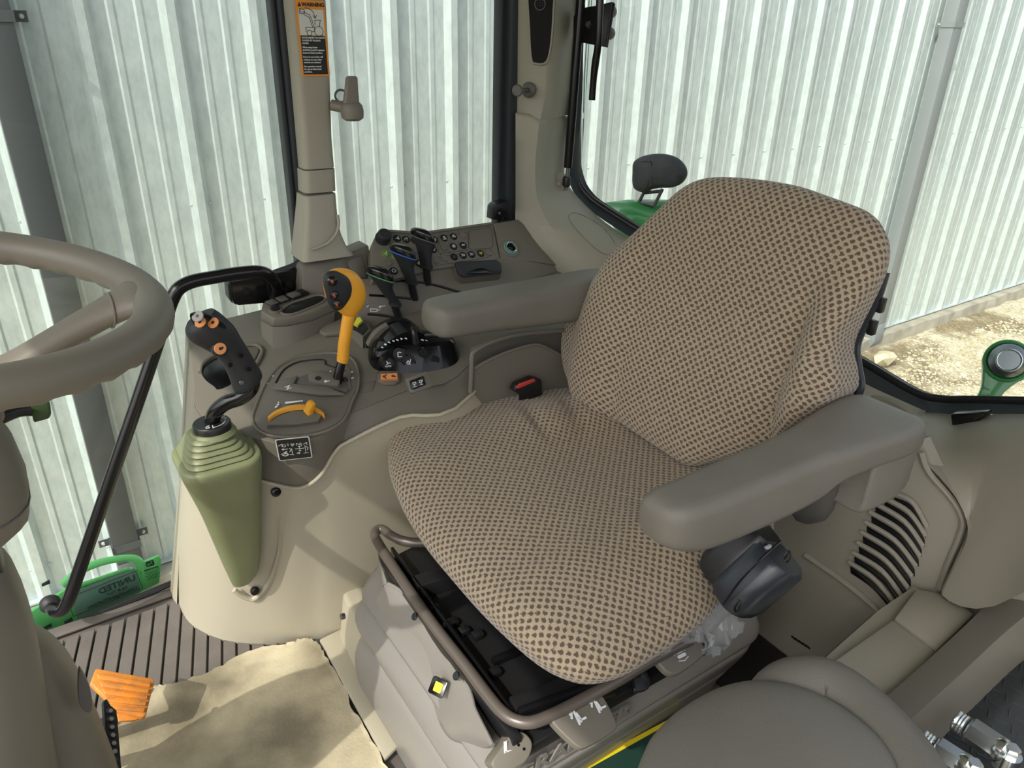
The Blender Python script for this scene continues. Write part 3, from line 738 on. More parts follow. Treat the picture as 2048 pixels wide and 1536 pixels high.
t = thing('steering_column', 'tan steering column with rounded shroud and floor cowling, left edge', 'steering column', V((-0.14, 0.80, FZ)))
def sec(z, xr, xl, yc, hy, r): return rrect(V(((xr + xl) / 2, yc, z)), X_, Y_, xr - xl, hy * 2, r, 5)
up = [sec(-0.335, -0.075, -0.21, .78, .04, .04), sec(-0.345, -0.056, -0.23, .78, .058, .05), sec(-0.37, -0.048, -0.24, .78, .066, .05), sec(-0.41, -0.045, -0.25, .78, .070, .05), sec(-0.442, -0.051, -0.25, .78, .068, .05), sec(-0.462, -0.072, -0.24, .78, .055, .045)]
obj('upper_shroud', loft(up), M_brn, t)
obj('shroud_seam', tube(sec(-0.425, -0.0475, -0.25, .78, .0695, .05), 0.0012, 6, 1, closed=True), M_gry, t)
obj('gap_sleeve', loft([sec(-0.455, -0.085, -0.24, .78, .05, .04), sec(-0.50, -0.085, -0.24, .78, .05, .04)]), M_blk, t)
lo_ = [sec(-0.482, -0.112, -0.24, .78, .05, .04), sec(-0.49, -0.092, -0.26, .78, .062, .05), sec(-0.52, -0.080, -0.28, .78, .068, .05), sec(-0.60, -0.080, -0.30, .79, .075, .06), sec(-0.70, -0.090, -0.33, .80, .085, .07), sec(-0.84, -0.105, -0.36, .82, .09, .07), sec(-1.0, -0.11, -0.38, .84, .11, .08), sec(FZ, -0.10, -0.40, .86, .12, .08)]
cols = [cr([q[i] for q in lo_], 3) for i in range(len(lo_[0]))]
obj('lower_shroud', loft([[c_[i] for c_ in cols] for i in range(len(cols[0]))]), M_brn, t)
cow = [sec(-0.645, -0.092, -0.20, .84, .04, .035), sec(-0.68, -0.078, -0.22, .86, .055, .045), sec(-0.74, -0.066, -0.22, .88, .065, .05), sec(-0.80, -0.060, -0.22, .89, .072, .055), sec(-0.88, -0.056, -0.22, .90, .08, .06), sec(-1.0, -0.052, -0.22, .905, .09, .06), sec(FZ, -0.045, -0.22, .91, .095, .06)]
cols = [cr([q[i] for q in cow], 4) for i in range(len(cow[0]))]
obj('side_cowling', loft([[c_[i] for c_ in cols] for i in range(len(cols[0]))]), M_brn, t)
hpx = PX(172, 1388, 0.002)
obj('recess_shade', prism(cr([PY(u_, v_, .826) for u_, v_ in [(158, 1345), (168, 1352), (182, 1385), (184, 1420), (172, 1425), (158, 1405)]], 4, True), V((0, 0.01, 0)), 0.001), M_gry, t)  # flat grey plate painting the shade inside the cowling's hollow
# reverser lever: dark olive paddle beside the column
gl = [PY(u, v, 0.89) for u, v in [(58, 803), (92, 795), (99, 800), (101, 822), (96, 830), (66, 838)]]
t = thing('reverser_lever', 'dark olive paddle lever poking out under the steering wheel', 'lever', gl[0])
M_dol = mat('dark_olive', (0.045, 0.085, 0.025), 0.4)
obj('paddle', prism(gl, V((0, -0.012, 0)), 0.004), M_dol, t)
obj('stem', tube([PY(-30, 850, 0.88), PY(30, 822, 0.885), PY(64, 818, 0.885)], 0.008, 10), M_blk, t)

# pedals
pp = Plane(PZ(250, 1385, -1.03), V((0.25, -0.35, 0.9)))
t = thing('brake_pedal', 'worn orange ribbed pedal plate on the cab floor', 'pedal', pp.at(250, 1400))
pq = [(192, 1336), (306, 1356), (309, 1361), (292, 1431), (285, 1434), (232, 1422), (215, 1400), (180, 1366)]
obj('plate', prism([pp.at(u, v) for u, v in pq], -pp.n * 0.012, 0.003), M_pedal, t)
import itertools
for i in range(5):
    f0_, f1_ = 0.10 + i * 0.178, 0.10 + i * 0.178 + 0.13
    def mixp(a, b, f): return (a[0] + (b[0] - a[0]) * f, a[1] + (b[1] - a[1]) * f)
    L0, L1 = (190, 1340), (222, 1426); R0, R1 = (303, 1360), (287, 1430)
    q = [mixp(L0, L1, f0_), mixp(R0, R1, f0_), mixp(R0, R1, f1_), mixp(L0, L1, f1_)]
    obj('grip_bar', prism([pp.at(u, v) for u, v in q], pp.n * 0.004, 0.0018), M_pedal, t)
obj('arm', tube([pp.at(240, 1425, -0.012), pp.at(215, 1445, -0.05), PZ(140, 1490, -1.12)], 0.012, 10), M_blk, t)
obj('lower_flange', prism([pp.at(u, v, -0.008) for u, v in [(232, 1420), (288, 1432), (270, 1440), (238, 1442)]], -pp.n * 0.006, 0.001), M_pedal, t)
pk = Plane(PZ(230, 1480, -0.98), V((0.45, -0.35, 0.8)))
t = thing('black_pedal', 'narrow black pedal pad with a row of round holes', 'pedal', pk.at(228, 1480))
obj('pad', prism([pk.at(u, v) for u, v in [(206, 1402), (214, 1396), (222, 1410), (234, 1420), (241, 1500), (243, 1530), (232, 1545), (214, 1545)]], -pk.n * 0.008, 0.002), M_blk, t)
for i in range(8):
    u = 221 + i * 1.9; v = 1421 + i * 16.2
    obj('hole_rim', ring(pk.at(u, v, 0.001), pk.n, 0.0047, 0.0012, 16, 6), M_rub, t)
    obj('hole', disc(pk.at(u, v, 0), pk.n, 0.0036, 0.0006, 12), M_lgry if i < 6 else M_gry, t)
obj('arm', tube([pk.at(222, 1470, -0.01), PZ(150, 1536, -1.1)], 0.01, 10), M_blk, t)

# kraft paper mat
M = [(306, 1392), (312, 1378), (345, 1374), (420, 1350), (485, 1315), (540, 1300), (575, 1295), (603, 1284), (624, 1284), (640, 1296), (655, 1325), (688, 1372), (705, 1420), (735, 1470), (768, 1530), (790, 1600), (640, 1700), (300, 1720), (180, 1650), (200, 1500), (262, 1440)]
oc = [PZ(u, v, FZ + 0.006) for u, v in M]
oc = cr(oc, 5, True); rnd = random.Random(5)
oc = [p + V((rnd.uniform(-1, 1), rnd.uniform(-1, 1), 0)) * 0.0025 for p in oc]
cc = sum(oc, V((0, 0, 0))) / len(oc); vs = []; nr = 26
for i in range(nr + 1):
    s = max(i / nr, 0.01)
    for p in oc:
        q = cc + (p - cc) * s
        z = 0.004 + 0.006 * noise.noise(q * 9) + 0.004 * abs(noise.noise(q * 24)) + (0.004 * rnd.random() if i == nr else 0)
        vs.append(V((q.x, q.y, FZ + 0.0075 + max(0, z))))
n = len(oc)
fs = [(a * n + i, a * n + (i + 1) % n, (a + 1) * n + (i + 1) % n, (a + 1) * n + i) for a in range(nr) for i in range(n)] + [tuple(range(n))]
low = [V((v.x, v.y, v.z - 0.0012)) for v in vs[-n:]]; vs += low; k0 = nr * n; k1 = (nr + 1) * n
fs += [(k0 + i, k0 + (i + 1) % n, k1 + (i + 1) % n, k1 + i) for i in range(n)]
tag(obj('paper_floor_mat', (vs, fs), M_kraft, sharp=25), 'torn and creased tan kraft paper mat lying on the ribbed floor', 'floor mat')

# bright green plastic tray outside the right-hand window, with its plate seen from behind
gp = Plane(V((0, 1.56, 0)), V((0, -1, 0)))
t = thing('green_carrier', 'bright green plastic plate holder with handle, outside the lower right-hand window', 'plate holder', gp.at(200, 1200))
frame_o = [(60, 1215), (150, 1128), (215, 1116), (262, 1116), (285, 1130), (287, 1126), (318, 1112), (322, 1120), (319, 1165), (300, 1175), (292, 1186), (110, 1285), (60, 1300)]
obj('body', prism([gp.at(*p) for p in [(60, 1225), (135, 1178), (262, 1138), (280, 1142), (290, 1180), (110, 1290), (60, 1310)]], V((0, 0.01, 0)), 0.002), M_lgrn, t)
hd = [(128, 1172), (160, 1144), (205, 1126), (255, 1118), (276, 1124), (284, 1140)]
obj('handle', tube([gp.at(*p) + V((0, 0.004, 0)) for p in hd], [0.010, 0.0095, 0.0085, 0.008, 0.010, 0.010], 10), M_lgrn, t)
obj('tongue', prism([gp.at(*p) for p in [(281, 1160), (284, 1126), (318, 1112), (323, 1120), (319, 1166), (288, 1182)]], V((0, 0.008, 0)), 0.002), M_lgrn, t)
for i in range(26):
    f = i / 25; u = 145 + (255 - 145) * f; v = 1172 - 42 * f + 3 * math.sin(f * 3)
    pass
obj('ribbing', join(*[disc(gp.at(140 + 115 * i / 24, 1176 - 40 * (i / 24), 0) , gp.n, 0.0035, 0.006, 8) for i in range(25)]), M_lgrn, t)
sg = [(141, 1185), (270, 1137), (282, 1183), (155, 1240)]
pl_ = obj('plate', prism([gp.at(*p, 0.006) for p in sg], gp.n * -0.004, 0.001), M_sign, t)
so_ = gp.at(212, 1186, 0.0065)
sx = (gp.at(276, 1160) - gp.at(148, 1212)).normalized()
FS = Face(so_, sx, sx.cross(V((0, -1, 0))) * -1)
if FS.n.y > 0: FS.n = -FS.n
if FS.y.z < 0: FS.y = -FS.y
obj('border', strokes(FF(FS), [[(-0.073, -0.026), (0.070, -0.026), (0.070, 0.026), (-0.073, 0.026), (-0.073, -0.026)]], 0.0012, 0.0002, 0.0004), M_signt, pl_, smooth=False)
obj('lettering', join(text(FS, 'UNITED', 0.026, 0.010, 0.0215, 0.0004, mirror=True, bold=0.0006, rot=0), text(FS, 'Ag & Turf', 0.022, -0.0055, 0.0105, 0.0004, mirror=True), text(FS, 'UnitedAgandTurf.com', 0.008, -0.0185, 0.0115, 0.0004, mirror=True, bold=0.0002)), M_signt, pl_, smooth=False)
FT = Face(gp.at(303, 1140, 0.0005), X_, Z_)
if FT.n.y > 0: FT.n = -FT.n
obj('maker_print', join(text(FT, 'JOHN DEERE', 0, 0.004, 0.0052, 0.0004, mirror=True, bold=0.0002), *[FT.rr(-0.002 * (i % 2), -0.002 - i * 0.0036, 0.030 - 0.004 * (i % 3), 0.0008, 0.0002, 0.0003, 0.0002) for i in range(7)]), M_signt, t, smooth=False)
em = FT.rr(0, 0.019, 0.017, 0.0145, 0.003, 0.0006, 0.0002)
eo = obj('emblem', em, M_label, t)
obj('leaping_deer', strokes(FF(Face(FT(0, 0.019), FT.x, FT.y)) if False else FF(FT), [[(-0.006, 0.014), (-0.003, 0.019), (0.002, 0.020), (0.005, 0.016)], [(0.002, 0.020), (0.004, 0.0235), (0.006, 0.0225)], [(-0.003, 0.019), (-0.006, 0.0205)], [(0.004, 0.0235), (0.001, 0.0245)], [(-0.001, 0.0195), (-0.001, 0.0145)]], 0.0012, 0.0009, 0.0003), M_lgrn, eo, smooth=False)
for u, v in ((92, 1165), (137, 1240), (95, 1252)):
    obj('slot', prism([gp.at(u - 9, v + 4, 0.002), gp.at(u + 7, v - 5, 0.002), gp.at(u + 9, v + 2, 0.002), gp.at(u - 8, v + 9, 0.002)], gp.n * -0.003, 0.0005), M_signt, t)

# ================================================================== RIGHT-HAND CONSOLE
def deckz(x, y): return -0.54 - (1.45 - y) * 0.25 + (x - 0.36) * 0.08
dn_ = V((-0.08, -0.25, 1)).normalized()
DK = Plane(V((0.36, 1.45, -0.54)), dn_)
cons = thing('side_console', 'large grey-brown plastic console along the right-hand side of the cab', 'console', V((0.6, 1.25, FZ)))
# outlines (bottom at the floor, middle seam, deck)
Bo = [V((0.105, 1.475, FZ)), V((0.108, 1.42, FZ)), PZ(352, 1195, FZ), PZ(372, 1240, FZ), PZ(405, 1266, FZ), PZ(450, 1283, FZ), PZ(505, 1290, FZ), PZ(560, 1288, FZ), PZ(620, 1279, FZ), PZ(680, 1268, FZ), V((0.55, 1.145, FZ)), V((0.8, 1.13, FZ)), V((1.12, 1.12, FZ)), V((1.12, 1.475, FZ))]
def inn(u, v, y): return PY(u, v, y)
Mo = [PY(358, 960, 1.475), PY(363, 940, 1.42), inn(372, 900, 1.34), inn(392, 900, 1.26), inn(425, 920, 1.20), inn(470, 945, 1.155), inn(545, 966, 1.125), inn(600, 974, 1.11), inn(640, 950, 1.105), inn(672, 900, 1.10), inn(700, 880, 1.095), inn(800, 833, 1.075), inn(944, 785, 1.06), V((1.12, 1.475, -0.55))]
Mo[12] = inn(944, 787, 1.06)
To = [DK.at(398, 735), DK.at(388, 760), DK.at(386, 790), DK.at(395, 820), DK.at(425, 850), DK.at(480, 868), DK.at(525, 880), DK.at(580, 888), DK.at(650, 868), DK.at(695, 835), DK.at(712, 822), DK.at(820, 778), DK.at(943, 725), V((1.12, 1.475, deckz(1.12, 1.475)))]
To[0] = V((0.235, 1.475, deckz(0.235, 1.475)))
Mid2 = [b.lerp(m_, 0.5) for b, m_ in zip(Bo, Mo)]
def ringcr(pts, k=5): return cr(pts, k)
# lower beige side panel
rb_ = [ringcr(Bo), ringcr([b.lerp(m_, 0.33) for b, m_ in zip(Bo, Mo)]), ringcr([b.lerp(m_, 0.7) for b, m_ in zip(Bo, Mo)]), ringcr(Mo)]
NP = len(rb_[0])
lower = obj('side_panel', loft(rb_, (False, False), closed=False), M_beige, cons, sharp=50)
# upper darker body between seam and deck
Mi = [p + V((0.0, 0.0015, -0.006)) for p in Mo]
ru = [ringcr(Mi), ringcr([a.lerp(b, 0.85) + V((0, -0.002, 0)) for a, b in zip(Mi, To)]), ringcr([a.lerp(b, 0.97) for a, b in zip(Mi, To)]), ringcr([t_ - dn_ * 0.004 for t_ in To])]
upb = obj('upper_body', loft(ru, (False, False), closed=False), M_con, cons, sharp=60)
obj('seam_bead', tube([p + V((-0.001, -0.003, 0.0)) for p in ringcr(Mo)[25:63]], 0.0035, 8, smooth=False), M_beige, cons)
# deck plate
deck_px = To[:]
dp = ringcr(To)[:61] + [V((1.12, 1.06, deckz(1.12, 1.06))), V((1.12, 1.475, deckz(1.12, 1.475)))]
obj('deck', prism(dp, -dn_ * 0.02, 0.003), M_con, cons)
# raised inner hump beyond the pod running to the seat side (upper tier with pocket)
tier = [DK.at(950, 700), DK.at(1000, 685), DK.at(1130, 655), DK.at(1230, 640)]
# front storage well: dark opening with lip
well = [(402, 740), (420, 722), (440, 712), (452, 716), (470, 742), (462, 768), (436, 778), (428, 772), (410, 758)]
obj('storage_well', prism(cr([DK.at(u, v, 0.0015) for u, v in well], 4, True), -dn_ * 0.012, 0.001), M_blkg, cons)
obj('well_lip', tube([DK.at(u, v, 0.003) for u, v in [(400, 745), (405, 728), (425, 712), (450, 700), (485, 692), (512, 690), (524, 702), (515, 725), (495, 752), (478, 780)]], 0.0035, 8), M_con, cons)
obj('well_floor', prism(cr([DK.at(u, v, 0.001) for u, v in [(452, 716), (480, 698), (510, 696), (516, 706), (488, 755), (470, 788), (440, 782), (464, 768), (472, 742)]], 4, True), dn_ * 0.0015, 0.0005), M_con2, cons)
# small circle mark and panels moulded in the deck
def patch(name, px, h, m_, parent=cons, h0=0.0, bev=0.0015, k=0):
    pts = [DK.at(u, v, h0) for u, v in px]
    if k: pts = cr(pts, k, True)
    return obj(name, prism(pts, dn_ * h, bev), m_, parent)
patch('moulded_step', [(638, 668), (653, 655), (722, 632), (734, 640), (736, 668), (650, 676)], 0.010, M_con, bev=0.003)
patch('switch_blank', [(716, 787), (723, 765), (752, 761), (745, 783)], 0.0012, M_con2, bev=0.0005)
# lever gate surround: shield-shaped insert
gate_o = [(512, 812), (530, 770), (556, 735), (590, 716), (628, 708), (668, 706), (702, 716), (716, 740), (716, 775), (706, 800), (694, 830), (676, 850), (640, 866), (590, 874), (545, 872), (516, 860), (505, 838)]
gate = thing('gear_gate', 'grey shield-shaped gear lever gate marked N and P on the console', 'gear gate', DK.at(610, 790))
GP = DK
obj('surround', prism(cr([DK.at(u, v, 0.0) for u, v in gate_o], 5, True), dn_ * 0.006, 0.003), M_con2, gate)
obj('rim_bead', tube([DK.at(u, v, 0.006) for u, v in gate_o], 0.0028, 8, closed=True), M_con, gate)
obj('gate_slot', prism(cr([DK.at(u, v, 0.0055) for u, v in [(552, 762), (572, 735), (600, 722), (640, 717), (680, 722), (700, 740), (700, 765), (694, 782), (600, 772)]], 4, True), dn_ * 0.0035, 0.001), M_con, gate)
obj('slot_edge', tube([DK.at(u, v, 0.009) for u, v in [(552, 765), (568, 740), (596, 725), (636, 720), (650, 722), (655, 731), (690, 742)]], 0.0022, 8), M_blk, gate)
obj('guide_plate', prism([DK.at(u, v, 0.009) for u, v in [(560, 764), (596, 755), (588, 772), (655, 778), (690, 792), (640, 793), (545, 780)]], dn_ * 0.006, 0.002), M_con2, gate)
obj('lever_hole', prism(cr([DK.at(u, v, 0.0095) for u, v in [(596, 756), (648, 742), (692, 762), (694, 784), (664, 778), (600, 770)]], 4, True), dn_ * 0.0008, 0.0003), M_gry, gate)
obj('detent_block', prism(cr([DK.at(u, v, 0.0095) for u, v in [(617, 756), (628, 749), (672, 756), (680, 770), (672, 777), (625, 768)]], 4, True), dn_ * 0.010, 0.002), M_con2, gate)
obj('detent_bolt', join(disc(DK.at(636, 757, 0.0195), dn_, 0.0055, 0.0015, 16), ring(DK.at(636, 757, 0.0205), dn_, 0.0042, 0.001, 16, 6)), M_blk, gate)
DX = (DK.at(700, 740) - DK.at(600, 775)).normalized()
def deckface(u, v, h, rot=0.0):
    x = X_ - dn_ * X_.dot(dn_); x.normalize(); y = dn_.cross(x); c, s = math.cos(rot), math.sin(rot)
    return Face(DK.at(u, v, h), x * c + y * s, y * c - x * s)
for ch, u, v, h, sz in (('N', 577, 775, 0.0155, 0.013), ('P', 654, 762, 0.0200, 0.013), ('D', 703, 744, 0.0065, 0.007), ('B', 705, 756, 0.0065, 0.007)):
    obj('letter', text(deckface(u, v, h, math.radians(95)), ch, 0, 0, sz, 0, bold=0.0003), M_white, gate, smooth=False)
obj('white_dot', disc(DK.at(661, 743, 0.0105), dn_, 0.0018, 0.0006, 10), M_white, gate)
obj('tick_marks', join(*[disc(DK.at(u, v, 0.0065), dn_, 0.0016, 0.0005, 6) for u, v in ((554, 738), (546, 752), (535, 767))]), M_white, gate)

# throttle: yellow slide on its quadrant
th_ = thing('hand_throttle', 'yellow hand throttle tab on a curved yellow slide', 'throttle', DK.at(595, 835))
obj('quadrant', loft([[DK.at(u, v, 0.004) for u, v in [(533, 858), (548, 838), (585, 824), (620, 824), (646, 832), (640, 848), (590, 856)]], [DK.at(u, v, 0.016) for u, v in [(536, 850), (552, 834), (585, 822), (620, 822), (643, 830), (636, 842), (590, 849)]]]), M_con2, th_)
arc = [(536, 833), (548, 823), (565, 815), (585, 810), (605, 809), (625, 812), (640, 819), (648, 826)]
ar = cr([DK.at(u, v, 0.016) for u, v in arc], 5)
obj('slide', loft([[p, p + V((-0.003, -0.009, -0.001)), p + V((-0.003, -0.010, -0.006)), p + V((0, 0.002, -0.004))] for p in ar]), M_orange, th_)
tb_ = DK.at(617, 824, 0.016); tt_ = DK.at(624, 803, 0.040)
axx = (tt_ - tb_).normalized(); sx_ = V((1, 0.25, 0)); sx_ = (sx_ - axx * sx_.dot(axx)).normalized(); sy_ = axx.cross(sx_)
obj('tab', loft([rrect(tb_, sx_, sy_, 0.014, 0.018, 0.005), rrect(tb_.lerp(tt_, 0.35), sx_, sy_, 0.012, 0.013, 0.004), rrect(tb_.lerp(tt_, 0.6), sx_, sy_, 0.013, 0.017, 0.005), rrect(tb_.lerp(tt_, 0.92), sx_, sy_, 0.010, 0.013, 0.004), rrect(tt_, sx_, sy_, 0.005, 0.006, 0.002)]), M_orange, th_)
obj('speed_marks', prism([DK.at(570, 808, 0.0095), DK.at(571, 804, 0.0095), DK.at(606, 801, 0.0095), DK.at(606, 803, 0.0095)], dn_ * 0.0006), M_white, th_, smooth=False)
obj('hare_mark', join(*[disc(DK.at(u, v, 0.0095), dn_, r, 0.0006, 8) for u, v, r in ((553, 813, .002), (556, 809, .0022), (557, 805, .0015), (551, 815, .0014))]), M_white, th_)
# orange gear lever
y0 = 1.185
t = thing('gear_lever', 'tall amber gear lever with black thumb panel of three buttons', 'gear lever', DK.at(676, 785))
def L3(pts): return [PY(*p) for p in pts]
obj('shaft', tube(L3([(676, 790, y0), (674, 772, y0), (678, 745, y0), (684, 722, y0)]), [0.0085, 0.0095, 0.0088, 0.0078], 10), M_blkg, t)
obj('boot_collar', join(box(PY(672, 783, y0 - 0.004), (0.034, 0.024, 0.012), 0.002), box(PY(690, 764, y0), (0.008, 0.012, 0.016), 0.001)), M_blk, t)
stem = [(684, 724, .0103), (686, 716, .0107), (688, 690, .0108), (692, 665, .0110), (696, 640, .0112), (701, 622, .0125)]
obj('stem', tube([PY(u, v, y0) for u, v, r in stem], [r for u, v, r in stem], 16), M_orange, t)
for vv in (716, 709): obj('stem_groove', ring(PY(685.5 + (716 - vv) * .1, vv, y0), PY(692, 665, y0) - PY(686, 716, y0), 0.0104, 0.0009, 20, 6), M_orange, t)
# head: side profile extruded with rounding
hpn = Plane(V((0, y0, 0)), V((0, -1, 0)))
hd_ = [(664, 540), (690, 537), (712, 546), (726, 565), (730, 588), (726, 606), (716, 622), (704, 634), (690, 632), (676, 622), (668, 614), (655, 600), (650, 585), (648, 560)]
(g_, u_) = pillow([hpn.at(*p) for p in hd_], V((0, -1, 0)), 0.020, 0.020, 8, exp=2.6, k=4); obj('head', g_, M_orange, t)
fc = [(651, 546), (668, 541), (682, 546), (697, 556), (704, 573), (702, 592), (692, 608), (678, 620), (665, 617), (655, 604), (651, 588), (646, 565)]
(g_, u_) = pillow([PY(u, v, y0 - 0.012) for u, v in fc], V((-0.25, -1, 0.1)), 0.0125, 0.008, 7, exp=3.5, k=4); fp = obj('thumb_panel', g_, M_rub, t)
for u, v, r in ((664, 562, .0088), (668, 590, .0078), (673, 608, .0080)):
    bb_ = obj('button', lathe(PY(u, v, y0 - 0.0225), V((-0.25, -1, 0.15)), [(r, -0.002), (r, 0.0015), (r * 0.75, 0.004), (0.0, 0.0052)], 18), M_blkg, t)
    obj('button_mark', join(disc(PY(u, v, y0 - 0.0277), V((-0.25, -1, 0.15)), 0.0023, 0.0006, 6), disc(PY(u + 2, v + 3, y0 - 0.0270), V((-0.25, -1, 0.15)), 0.0016, 0.0010, 5)), M_red, bb_)

# loader joystick tower
t = thing('loader_joystick', 'black joystick on an olive green ribbed tower, left of the console', 'joystick', V((0.2, 1.22, -0.9)))
def hs_(z, xc, yc, w_, d_, r): return rrect(V((xc, yc, z)), X_, Y_, w_, d_, r, 5)
def fit(ul, ur, v, yf, depth, r=0.02):
    a = PY(ul, v, yf); b = PY(ur, v, yf); z = (a.z + b.z) / 2
    return rrect(V(((a.x + b.x) / 2, yf + depth / 2, z)), X_, Y_, abs(b.x - a.x), depth, r, 5)
tw = [fit(468, 508, 1172, 1.150, 0.06, 0.014), fit(461, 524, 1155, 1.138, 0.08, 0.018), fit(441, 530, 1105, 1.118, 0.10, 0.022), fit(413, 533, 1040, 1.092, 0.12, 0.026), fit(384, 535, 985, 1.070, 0.125, 0.028), fit(368, 537, 955, 1.056, 0.125, 0.03), fit(366, 536, 940, 1.055, 0.125, 0.032), fit(372, 530, 930, 1.064, 0.11, 0.03)]
cols = [cr([q[i] for q in tw], 3) for i in range(len(tw[0]))]
obj('tower', loft([[c_[i] for c_ in cols] for i in range(len(cols[0]))]), M_olive, t, sharp=60)
steps = []
zt0 = PY(440, 935, 1.062).z
dc = PY(424, 851, 1.112); stp = (dc.z - 0.008 - zt0) / 5
for i in range(5):
    zz = zt0 + stp * i; xs0 = PY(374, 930, 1.06).x + 0.0035 * i; xs1 = PY(519, 930, 1.06).x - 0.0065 * i; yf = 1.062 + 0.004 * i; yb_ = 1.172 - 0.005 * i
    for dz_, ins in ((0.0, 0.004), (0.22 * stp, 0.0), (0.78 * stp, 0.002), (0.93 * stp, 0.008)):
        steps.append(rrect(V(((xs0 + xs1) / 2, (yf + yb_) / 2, zz + dz_)), X_, Y_, xs1 - xs0 - 2 * ins, yb_ - yf - 2 * ins, 0.024, 5))
obj('bellows', loft(steps), M_olive, t, sharp=70)
obj('collar', lathe(dc - Z_ * 0.012, Z_, [(0.036, 0), (0.034, 0.003), (0.032, 0.007)], 28), M_olive, t)
dk = obj('lock_dial', lathe(dc - Z_ * 0.0065, Z_, [(0.0285, 0), (0.0290, 0.002), (0.0290, 0.011), (0.0275, 0.013), (0.0, 0.013)], 32), M_blk, t)
FD = Face(dc + Z_ * 0.0065, X_, Y_)
arcp = [(0.021 * math.cos(a), 0.021 * math.sin(a)) for a in [math.radians(q) for q in range(-95, 10, 8)]]
dm = [arcp, [(-0.004, -0.030), (-0.002, -0.018)], [(0.031, 0.0), (0.022, 0.006)], [(-0.016, -0.026), (-0.010, -0.026), (-0.010, -0.020), (-0.016, -0.020), (-0.016, -0.026)], [(-0.013, -0.020), (-0.013, -0.015), (-0.008, -0.015)], [(0.022, 0.010), (0.030, 0.010), (0.030, 0.017), (0.022, 0.017), (0.022, 0.010)], [(0.024, 0.017), (0.024, 0.022), (0.028, 0.022), (0.028, 0.017)]]
obj('dial_marks', strokes(FF(FD), [dm[0]] + [[(a * .76, b * .76) for a, b in l] for l in dm[1:]], 0.0011, 0.0003, 0.0004), M_white, dk, smooth=False)
yj = 1.115
obj('pin', disc(PY(419, 851, yj), V((0, -1, 0.3)), 0.003, 0.006, 10), M_chr, t)
obj('rod', tube([PY(423, 860, yj + 0.005), PY(424, 842, yj), PY(432, 822, yj - 0.01), PY(452, 806, yj - 0.02), PY(480, 796, yj - 0.03), PY(500, 780, yj - 0.035), PY(505, 762, yj - 0.035), PY(498, 745, yj - 0.035)], 0.0118, 14), M_blkg, t)
yg = 1.085
gs_ = [(497, 768, 31, 26), (494, 760, 33, 28), (484, 738, 30, 26), (470, 712, 29, 26), (455, 692, 31, 28), (436, 674, 38, 32), (418, 660, 41, 34), (405, 645, 38, 32), (401, 634, 30, 24)]
axd = [PY(u, v, yg) for u, v, w_, d_ in gs_]; rings = []
ag = axd[-1] - axd[0]; ag.normalize(); sd_ = V((0, 1, 0)); sd_ = (sd_ - ag * sd_.dot(ag)).normalized(); fr_ = ag.cross(sd_)
for (u, v, w_, d_), p in zip(gs_, axd):
    hw = w_ / 1470 * p.length * 0.92; hd2 = d_ / 1470 * p.length * 0.9
    rings.append([p + fr_ * (math.cos(2 * math.pi * j / 20) * hw) + sd_ * (math.sin(2 * math.pi * j / 20) * hd2) for j in range(20)])
cols = [cr([q[i] for q in rings], 4) for i in range(20)]
obj('grip', loft([[c_[i] for c_ in cols] for i in range(len(cols[0]))]), M_rub, t)
def btn(parent, name, u, v, y, n_, r, m_, h=0.002, mark=None):
    o_ = obj(name, disc(PY(u, v, y), n_, r, h, 20), m_, parent)
    if mark: obj('button_mark', join(disc(PY(u, v, y) + V(n_).normalized() * h, n_, r * 0.32, 0.0004, 5), disc(PY(u + 4, v - 2, y) + V(n_).normalized() * h, n_, r * 0.22, 0.0004, 5)), mark, o_)
    return o_
tn = V((-0.55, -0.55, 0.75))
topc = PY(412, 645, yg - 0.024)
(g_, u_) = pillow([PY(u, v, yg - 0.0195) for u, v in [(380, 628), (395, 624), (415, 626), (440, 640), (452, 655), (440, 660), (400, 655), (384, 645)]], tn, 0.004, 0.006, 5, k=3); obj('button_plate', g_, M_blkg, t)
lab(btn(t, 'button', 396, 633, yg - 0.0248, tn, 0.0085, M_lgry, 0.002, M_gry), 'grey button')
lab(btn(t, 'button', 401, 645, yg - 0.0255, tn, 0.0082, M_obtn, 0.002, M_blk), 'orange button')
lab(btn(t, 'button', 427, 646, yg - 0.0255, tn, 0.0082, M_obtn, 0.002, M_blk), 'orange button')
sb_ = PY(440, 696, yg - 0.027)
obj('button_ring', lathe(PY(439, 697, yg - 0.018), V((0.1, -1, 0.2)), [(0.0125, -0.003), (0.0125, 0.003), (0.0095, 0.006)], 22), M_rub, t)
lab(btn(t, 'button', 440, 697, yg - 0.0242, V((0.1, -1, 0.2)), 0.0088, M_obtn, 0.002, M_blk), 'orange button')
for u, v in ((482, 711), (460, 730), (498, 738)): obj('screw_hole', disc(PY(u, v, yg - 0.0222), V((0.2, -1, 0.1)), 0.004, 0.001, 10), M_blkg, t)
obj('screw', disc(PY(483, 765, yg - 0.024), V((0, -1, 0.1)), 0.0035, 0.0015, 10), M_steel, t)
